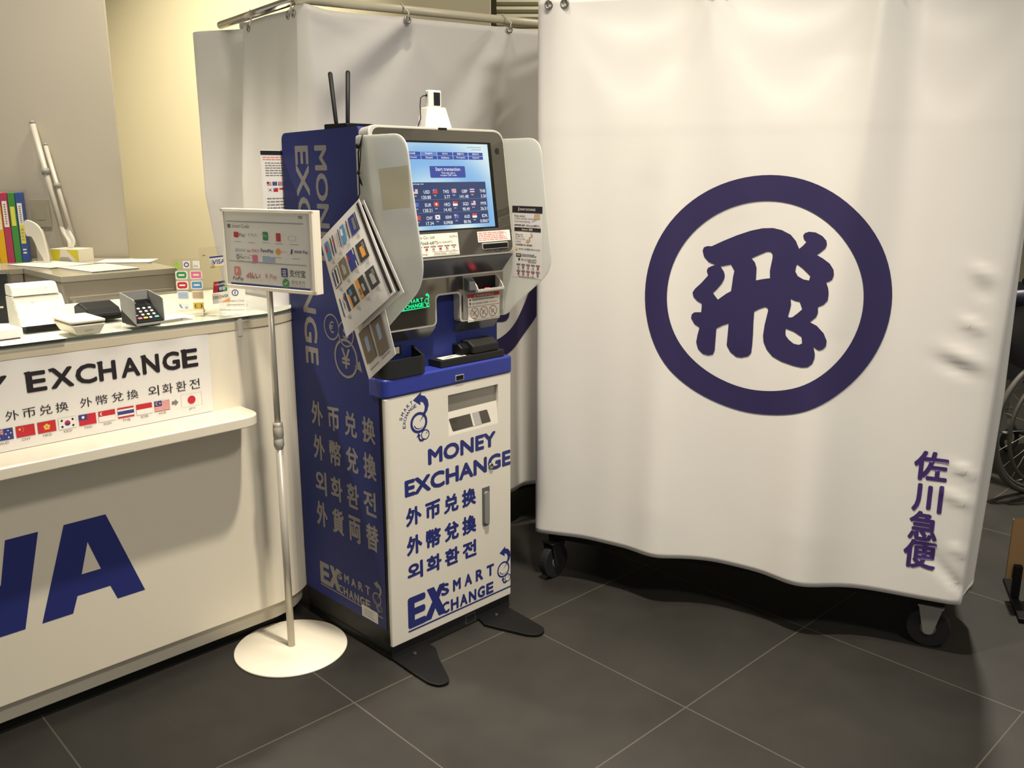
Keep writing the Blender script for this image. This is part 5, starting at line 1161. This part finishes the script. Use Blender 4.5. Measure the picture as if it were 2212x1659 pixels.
def caster(parent, x, y, rz=0.0, r=.058):
    FK = M['steelpaint'] if x > .5 else M['blacksoft']  # black forks carry the shade under the cart in their colour
    c = MB(); ax = lambda a, b, cc: (a * math.cos(rz) - cc * math.sin(rz), a * math.sin(rz) + cc * math.cos(rz), b)
    w = bpy.data.objects.new('caster', None)
    k = MB(); n = 28
    k.ext(rnd([(r * math.cos(2 * PI * i / n), r + r * math.sin(2 * PI * i / n)) for i in range(n)], 0), -.014, .014, M['rubber'], lambda a, b, cc: tuple(Vector(ax(a, b, cc)) + Vector((x, y, 0))))
    k.ext([(.022 * math.cos(2 * PI * i / 16), r + .022 * math.sin(2 * PI * i / 16)) for i in range(16)], -.016, .016, M['silver_dark'], lambda a, b, cc: tuple(Vector(ax(a, b, cc)) + Vector((x, y, 0))))
    bpy.data.objects.remove(w); o = k.build('caster', parent, .003)
    f = MB()
    for s in (-1, 1): f.ext(rnd([(-.012, r - .016), (.012, r - .016), (.034, 2 * r + .012), (-.030, 2 * r + .012)], [.01, .01, 0, 0]), s * .0205 - .002, s * .0205 + .002, FK, lambda a, b, cc: tuple(Vector(ax(a, b, cc)) + Vector((x, y, 0))))
    f.ext([(-.032, 2 * r + .008), (.036, 2 * r + .008), (.036, 2 * r + .014), (-.032, 2 * r + .014)], -.025, .025, FK, lambda a, b, cc: tuple(Vector(ax(a, b, cc)) + Vector((x, y, 0))))
    f.build('fork', o, .0015)
def cart(name, label, loc, yaw, x0, x1, y0, y1, zr, casters, tubes):
    t = thing(name, label, 'cart', loc, R(yaw))
    MB().box((x0, y0, .132), (x1, y1, .152), M['black']).build('deck', t, .002)
    for x in (x0 + .02, x1 - .02):
        for y in (y0 + .02, y1 - .02): MB().tube([(x, y, .150), (x, y, zr - .01)], .0125, M['steelpaint'], 12).build('post', t)
    for (p, q, m) in tubes: MB().tube([p, q], .0135, m, 16).build('top_rail', t)
    for c in casters: caster(t, *c)
    return t
cart('roll_cart', 'wheeled cage cart whose grey caster shows below the ring emblem curtain', LO, LY, .035, 1.245, .055, .60, 1.872,
     [(.0565, .050, R(70)), (1.209, .075, R(-4)), (.07, .56, 0), (1.2, .56, 0)],
     [((.01, .020, 1.872), (1.30, .020, 1.872), M['chrome']), ((.02, .60, 1.872), (1.29, .60, 1.872), M['chrome']), ((.03, .0, 1.86), (.03, .62, 1.86), M['chrome']), ((1.265, .0, 1.86), (1.265, .62, 1.86), M['chrome'])])

# rear cart
BX0, BX1, BD = -.735, .55, .66
def back_disp(x, z):
    d = 0.0; k = max(0, min(1, (1.5 - z) / 1.2))
    d += k * (.030 * ga(x + .05, .10) - .022 * ga(x - .06, .05) + .025 * ga(x + .52, .08))
    d += seg_ridge(x, z, (-.403, 1.795), (-.66, 1.60), .045, .020, False) - seg_ridge(x, z, (-.40, 1.74), (-.60, 1.50), .050, .016, False)
    d += seg_ridge(x, z, (-.403, 1.795), (-.26, 1.60), .03, .006) + seg_ridge(x, z, (-.029, 1.795), (-.22, 1.42), .040, .016, False) - seg_ridge(x, z, (-.08, 1.76), (-.30, 1.46), .040, .010, False)
    d += seg_ridge(x, z, (-.029, 1.795), (-.10, 1.42), .022, .012, False) - seg_ridge(x, z, (-.62, 1.56), (-.68, 1.30), .040, .008)
    d += seg_ridge(x, z, (-.73, 1.81), (-.50, 1.74), .018, .010) + .012 * sig((z - 1.60) / .01) * ga(x + .57, .10) * -.5
    return d
def side_disp(t, z):
    k = max(0, min(1, (1.8 - z) / .5))
    low = 1 if z > 1.25 else max(.25, 1 - (1.25 - z) * 1.7)
    e = .455 + .03 * (1.8 - z); q = max(0, min(1, (t - e) / .27)) ** 1.5
    d = (.004 - .062 * sig((t - e) / .003) + .128 * q * q * (3 - 2 * q) * sig((t - e) / .003)) * low + .036 * k * ga(t - e + .03, .05) + .030 * k * ga(t - .08, .09)
    d += .012 * k * ga(t - .26, .07) - .010 * k * ga(t - .17, .05)
    d += .035 * ga(t - .60, .06) * ga(z - 1.66, .10) - .02 * ga(t - .58, .04) * ga(z - 1.52, .08)
    return d
def back_pt(s, z, off=0.0):
    """s < 0: left side running back from the corner; s >= 0: front"""
    if s < 0: t = -s; return (BX0 - .094 * t - side_disp(t, z) - off, .012 + t, z)
    if s > BX1 - BX0: t = s - (BX1 - BX0); return (BX1 - .094 * t, .012 + t, z) if t < .66 else (BX1 - .062 - (t - .66), .672, z)
    x = BX0 + s; c = max(0, 1 - s / .04)
    return (x + .010 * (1 - math.sqrt(max(0, 1 - c * c))) - .0, -back_disp(x, z) - off + .012 * c * c, z)
bc = thing('cart_curtain', 'white curtain with fold creases hanging behind the kiosk', 'curtain', BO, R(BY))
m = MB(); S2 = [-.74 + i * .74 / 74 for i in range(74)] + [i * (BX1 - BX0) / 110 for i in range(111)] + [BX1 - BX0 + .66 * i / 8 for i in range(1, 9)] + [BX1 - BX0 + .661 + 1.27 * i / 16 for i in range(17)]
ztop = lambda s: 1.806 + .014 * ga(s, .05) + (.0 if s > 0 else .010 * min(1, -s * 4))
Z2 = [j / 89 for j in range(90)]
m.add([back_pt(s, .155 + (ztop(s) - .155) * v) for v in Z2 for s in S2], [(j * len(S2) + i, j * len(S2) + i + 1, (j + 1) * len(S2) + i + 1, (j + 1) * len(S2) + i) for j in range(89) for i in range(len(S2) - 1)], M['cloth'], True)
o = m.build('fabric', bc); so = o.modifiers.new('thickness', 'SOLIDIFY'); so.thickness = .0016; so.offset = -1
e2 = MB(); vs, fs = sliced([ringshape(BRX, .992, .335, .266)]); e2.add([back_pt(x - BX0, z, .0016) for x, z in vs], fs, M['cloth_ink'], True); 
vs, fs = sliced([[[(x - .694 + BRX, z) for x, z in l] for l in FLY]]); e2.add([back_pt(x - BX0, z, .0016) for x, z in vs], fs, M['cloth_ink'], True)
e2.build('ring_emblem', bc)['label'] = 'dark navy ring emblem'
for s in (-.39, -.035, -.075, BX0 * 0 + .332, .706, 1.08):
    e = MB(); p = back_pt(s, 1.795, .002); eyelet(e, p, (0, -1, 0) if s > 0 else (-1, 0, 0), .0095); e.build('eyelet', bc)
    e = MB(); tp_ = (BX0 + s, .012, 1.832) if s > 0 else (BX0 + .094 * s, -s, 1.832)
    e.tube([p, ((p[0] + tp_[0]) / 2, min(p[1], tp_[1]) - .012, 1.815), (tp_[0], tp_[1] - .014, 1.838), (tp_[0], tp_[1], 1.849), (tp_[0], tp_[1] + .014, 1.838)], .0026, M['hook'], 8); e.build('hook', bc)
cart('cage_cart', 'wheeled cage cart behind the kiosk with chrome and cream top rails', BO, BY, BX0 + .04, BX1 - .03, .035, BD - .03, 1.830,
     [(BX0 + .09, .08, 0), (BX1 - .10, .08, R(30)), (BX0 + .09, .56, 0), (BX1 - .10, .56, 0)],
     [((BX0 - .01, .016, 1.832), (BX1, .016, 1.832), M['cream_tube']), ((BX0 + .002, .060, 1.836), (BX0 - .062, .665, 1.836), M['chrome']), ((BX0, .64, 1.836), (BX1, .64, 1.836), M['cream_tube']), ((BX1 - .20, .014, 1.850), (BX1 + .02, .60, 1.850), M['cream_tube'])])

# ---------------------------------------------------------------- wheelchair and brown board at the right edge
wc = thing('wheelchair', 'dark folding wheelchair parked behind the right curtain', 'wheelchair', WCP, R(22))
AX = lambda a, b, c: (a, -c, b)
def wheel(y):
    k = MB(); Rw = .29; cz = .292
    k.tube([(Rw * math.cos(t), y, cz + Rw * math.sin(t)) for t in [2 * PI * i / 56 for i in range(56)]], .013, M['tyre'], 10, True)
    o = k.build('wheel', wc)
    r = MB(); r.tube([(.272 * math.cos(t), y, cz + .272 * math.sin(t)) for t in [2 * PI * i / 56 for i in range(56)]], .006, M['silver_dark'], 8, True)
    for i in range(20):
        t = 2 * PI * i / 20; r.tube([(.03 * math.cos(t + .5), y + (.02 if i % 2 else -.02), cz + .03 * math.sin(t + .5)), (.27 * math.cos(t), y, cz + .27 * math.sin(t))], .0014, M['steelpaint'], 6)
    r.lathe([(.028, -.03), (.028, .03)], M['silver_dark'], 16, (0, 0, 0)) if False else r.tube([(0, y - .03, cz), (0, y + .03, cz)], .026, M['silver_dark'], 16); r.build('spokes', o)
    q = MB(); yy = y - .035 if y < .2 else y + .035
    q.tube([(.245 * math.cos(t), yy, cz + .245 * math.sin(t)) for t in [2 * PI * i / 48 for i in range(48)]], .008, M['tyre'], 8, True)
    for i in range(6): t = 2 * PI * i / 6; q.tube([(.245 * math.cos(t), yy, cz + .245 * math.sin(t)), (.268 * math.cos(t), y, cz + .268 * math.sin(t))], .004, M['chrome'], 6)
    q.build('hand_rim', o)
wheel(0); wheel(.50)
for y in (.05, .45):
    f = MB(); f.tube([(-.16, y, .90), (-.05, y, .905), (-.02, y, .88), (-.01, y, .45), (.0, y, .292)], .0115, M['steelpaint'], 10); f.tube([(-.01, y, .69), (.28, y, .69), (.34, y, .65), (.34, y, .20), (.42, y, .10)], .0105, M['steelpaint'], 10); f.tube([(0, y, .45), (.40, y, .47)], .011, M['steelpaint'], 10); f.tube([(0, y, .292), (.36, y, .22)], .010, M['steelpaint'], 10); f.build('side_frame', wc)
    MB().tube([(-.165, y, .90), (-.06, y, .905)], .016, M['black'], 12).build('handle', wc)
    MB().box((.0, y - .022, .695), (.25, y + .022, .720), M['wcblack']).build('armrest', wc, .006)
    MB().tube([(.38 + .05 * math.cos(t), y, .058 + .05 * math.sin(t)) for t in [2 * PI * i / 24 for i in range(24)]], .011, M['rubber'], 8, True).tube([(.36, y, .058), (.36, y, .20)], .008, M['steelpaint'], 8).build('front_caster', wc)
    MB().box((.42, y - .06, .085), (.56, y + .06, .095), M['wcblack']).build('footplate', wc, .003)
MB().box((.0, .06, .455), (.41, .44, .480), M['wcblack']).build('seat', wc, .008)
bk_ = MB(); bk_.grid(12, 12, lambda u, v: (-.015 - .03 * math.sin(PI * u), .055 + .39 * u, .48 + .40 * v), M['wcblack']); bk_.grid(12, 12, lambda u, v: (-.035 - .03 * math.sin(PI * u), .055 + .39 * u, .46 + .42 * v), M['wcblack']); bk_.build('backrest', wc)
MB().grid(12, 12, lambda u, v: (-.05 - .07 * math.sin(PI * u) * math.sin(PI * v), .08 + .34 * u, .52 + .28 * v), M['wcblack']).build('back_pocket', wc)
MB().box((.02, .50, .46), (.36, .51, .67), M['wcblack']).box((.02, -.004 + .03, .46), (.36, .036, .67), M['wcblack']).build('side_guard', wc, .004)
MB().tube([(-.05, .05, .84), (-.09, .25, .80), (-.05, .45, .84)], .03, M['wcnavy'], 10).build('folded_strap', wc)
bb = thing('brown_board', 'curved brown board on a black metal foot cut off by the right picture edge', 'board', BBP, R(-20))
MB().grid(10, 14, lambda u, v: (-.03 + .33 * u, .04 * math.sin(PI * u), .07 + .20 * v), M['brown']).grid(10, 14, lambda u, v: (-.03 + .33 * u, .012 + .04 * math.sin(PI * u), .07 + .20 * v), M['brown']).box((-.031, -.0005, .07), (-.029, .0125, .27), M['brown']).build('panel', bb)
MB().box((-.012, -.16, 0), (.012, .14, .014), M['black']).box((-.012, -.01, .014), (.012, .01, .12), M['black']).build('foot', bb, .002)

# ---------------------------------------------------------------- light
def area(name, loc, target, size, power, col=(1, .82, .58), spread=180, shape='DISK'):
    l = bpy.data.lights.new(name, 'AREA'); l.shape = shape; l.size = size; l.energy = power; l.color = col; l.spread = R(spread)
    o = bpy.data.objects.new(name, l); C.objects.link(o); o.location = loc
    o.rotation_euler = (Vector(target) - Vector(loc)).to_track_quat('-Z', 'Y').to_euler(); return o
for a in LIGHTS: area(*a)
w = bpy.data.worlds.new('world'); bpy.context.scene.world = w; w.use_nodes = True
w.node_tree.nodes['Background'].inputs[0].default_value = (*WORLD, 1); w.node_tree.nodes['Background'].inputs[1].default_value = WSTR
vs_ = bpy.context.scene.view_settings; bpy.context.scene.display_settings.display_device = 'sRGB'
vs_.view_transform = 'Standard'; vs_.look = 'None'; vs_.exposure = EXPO; vs_.gamma = 1; vs_.use_curve_mapping = False
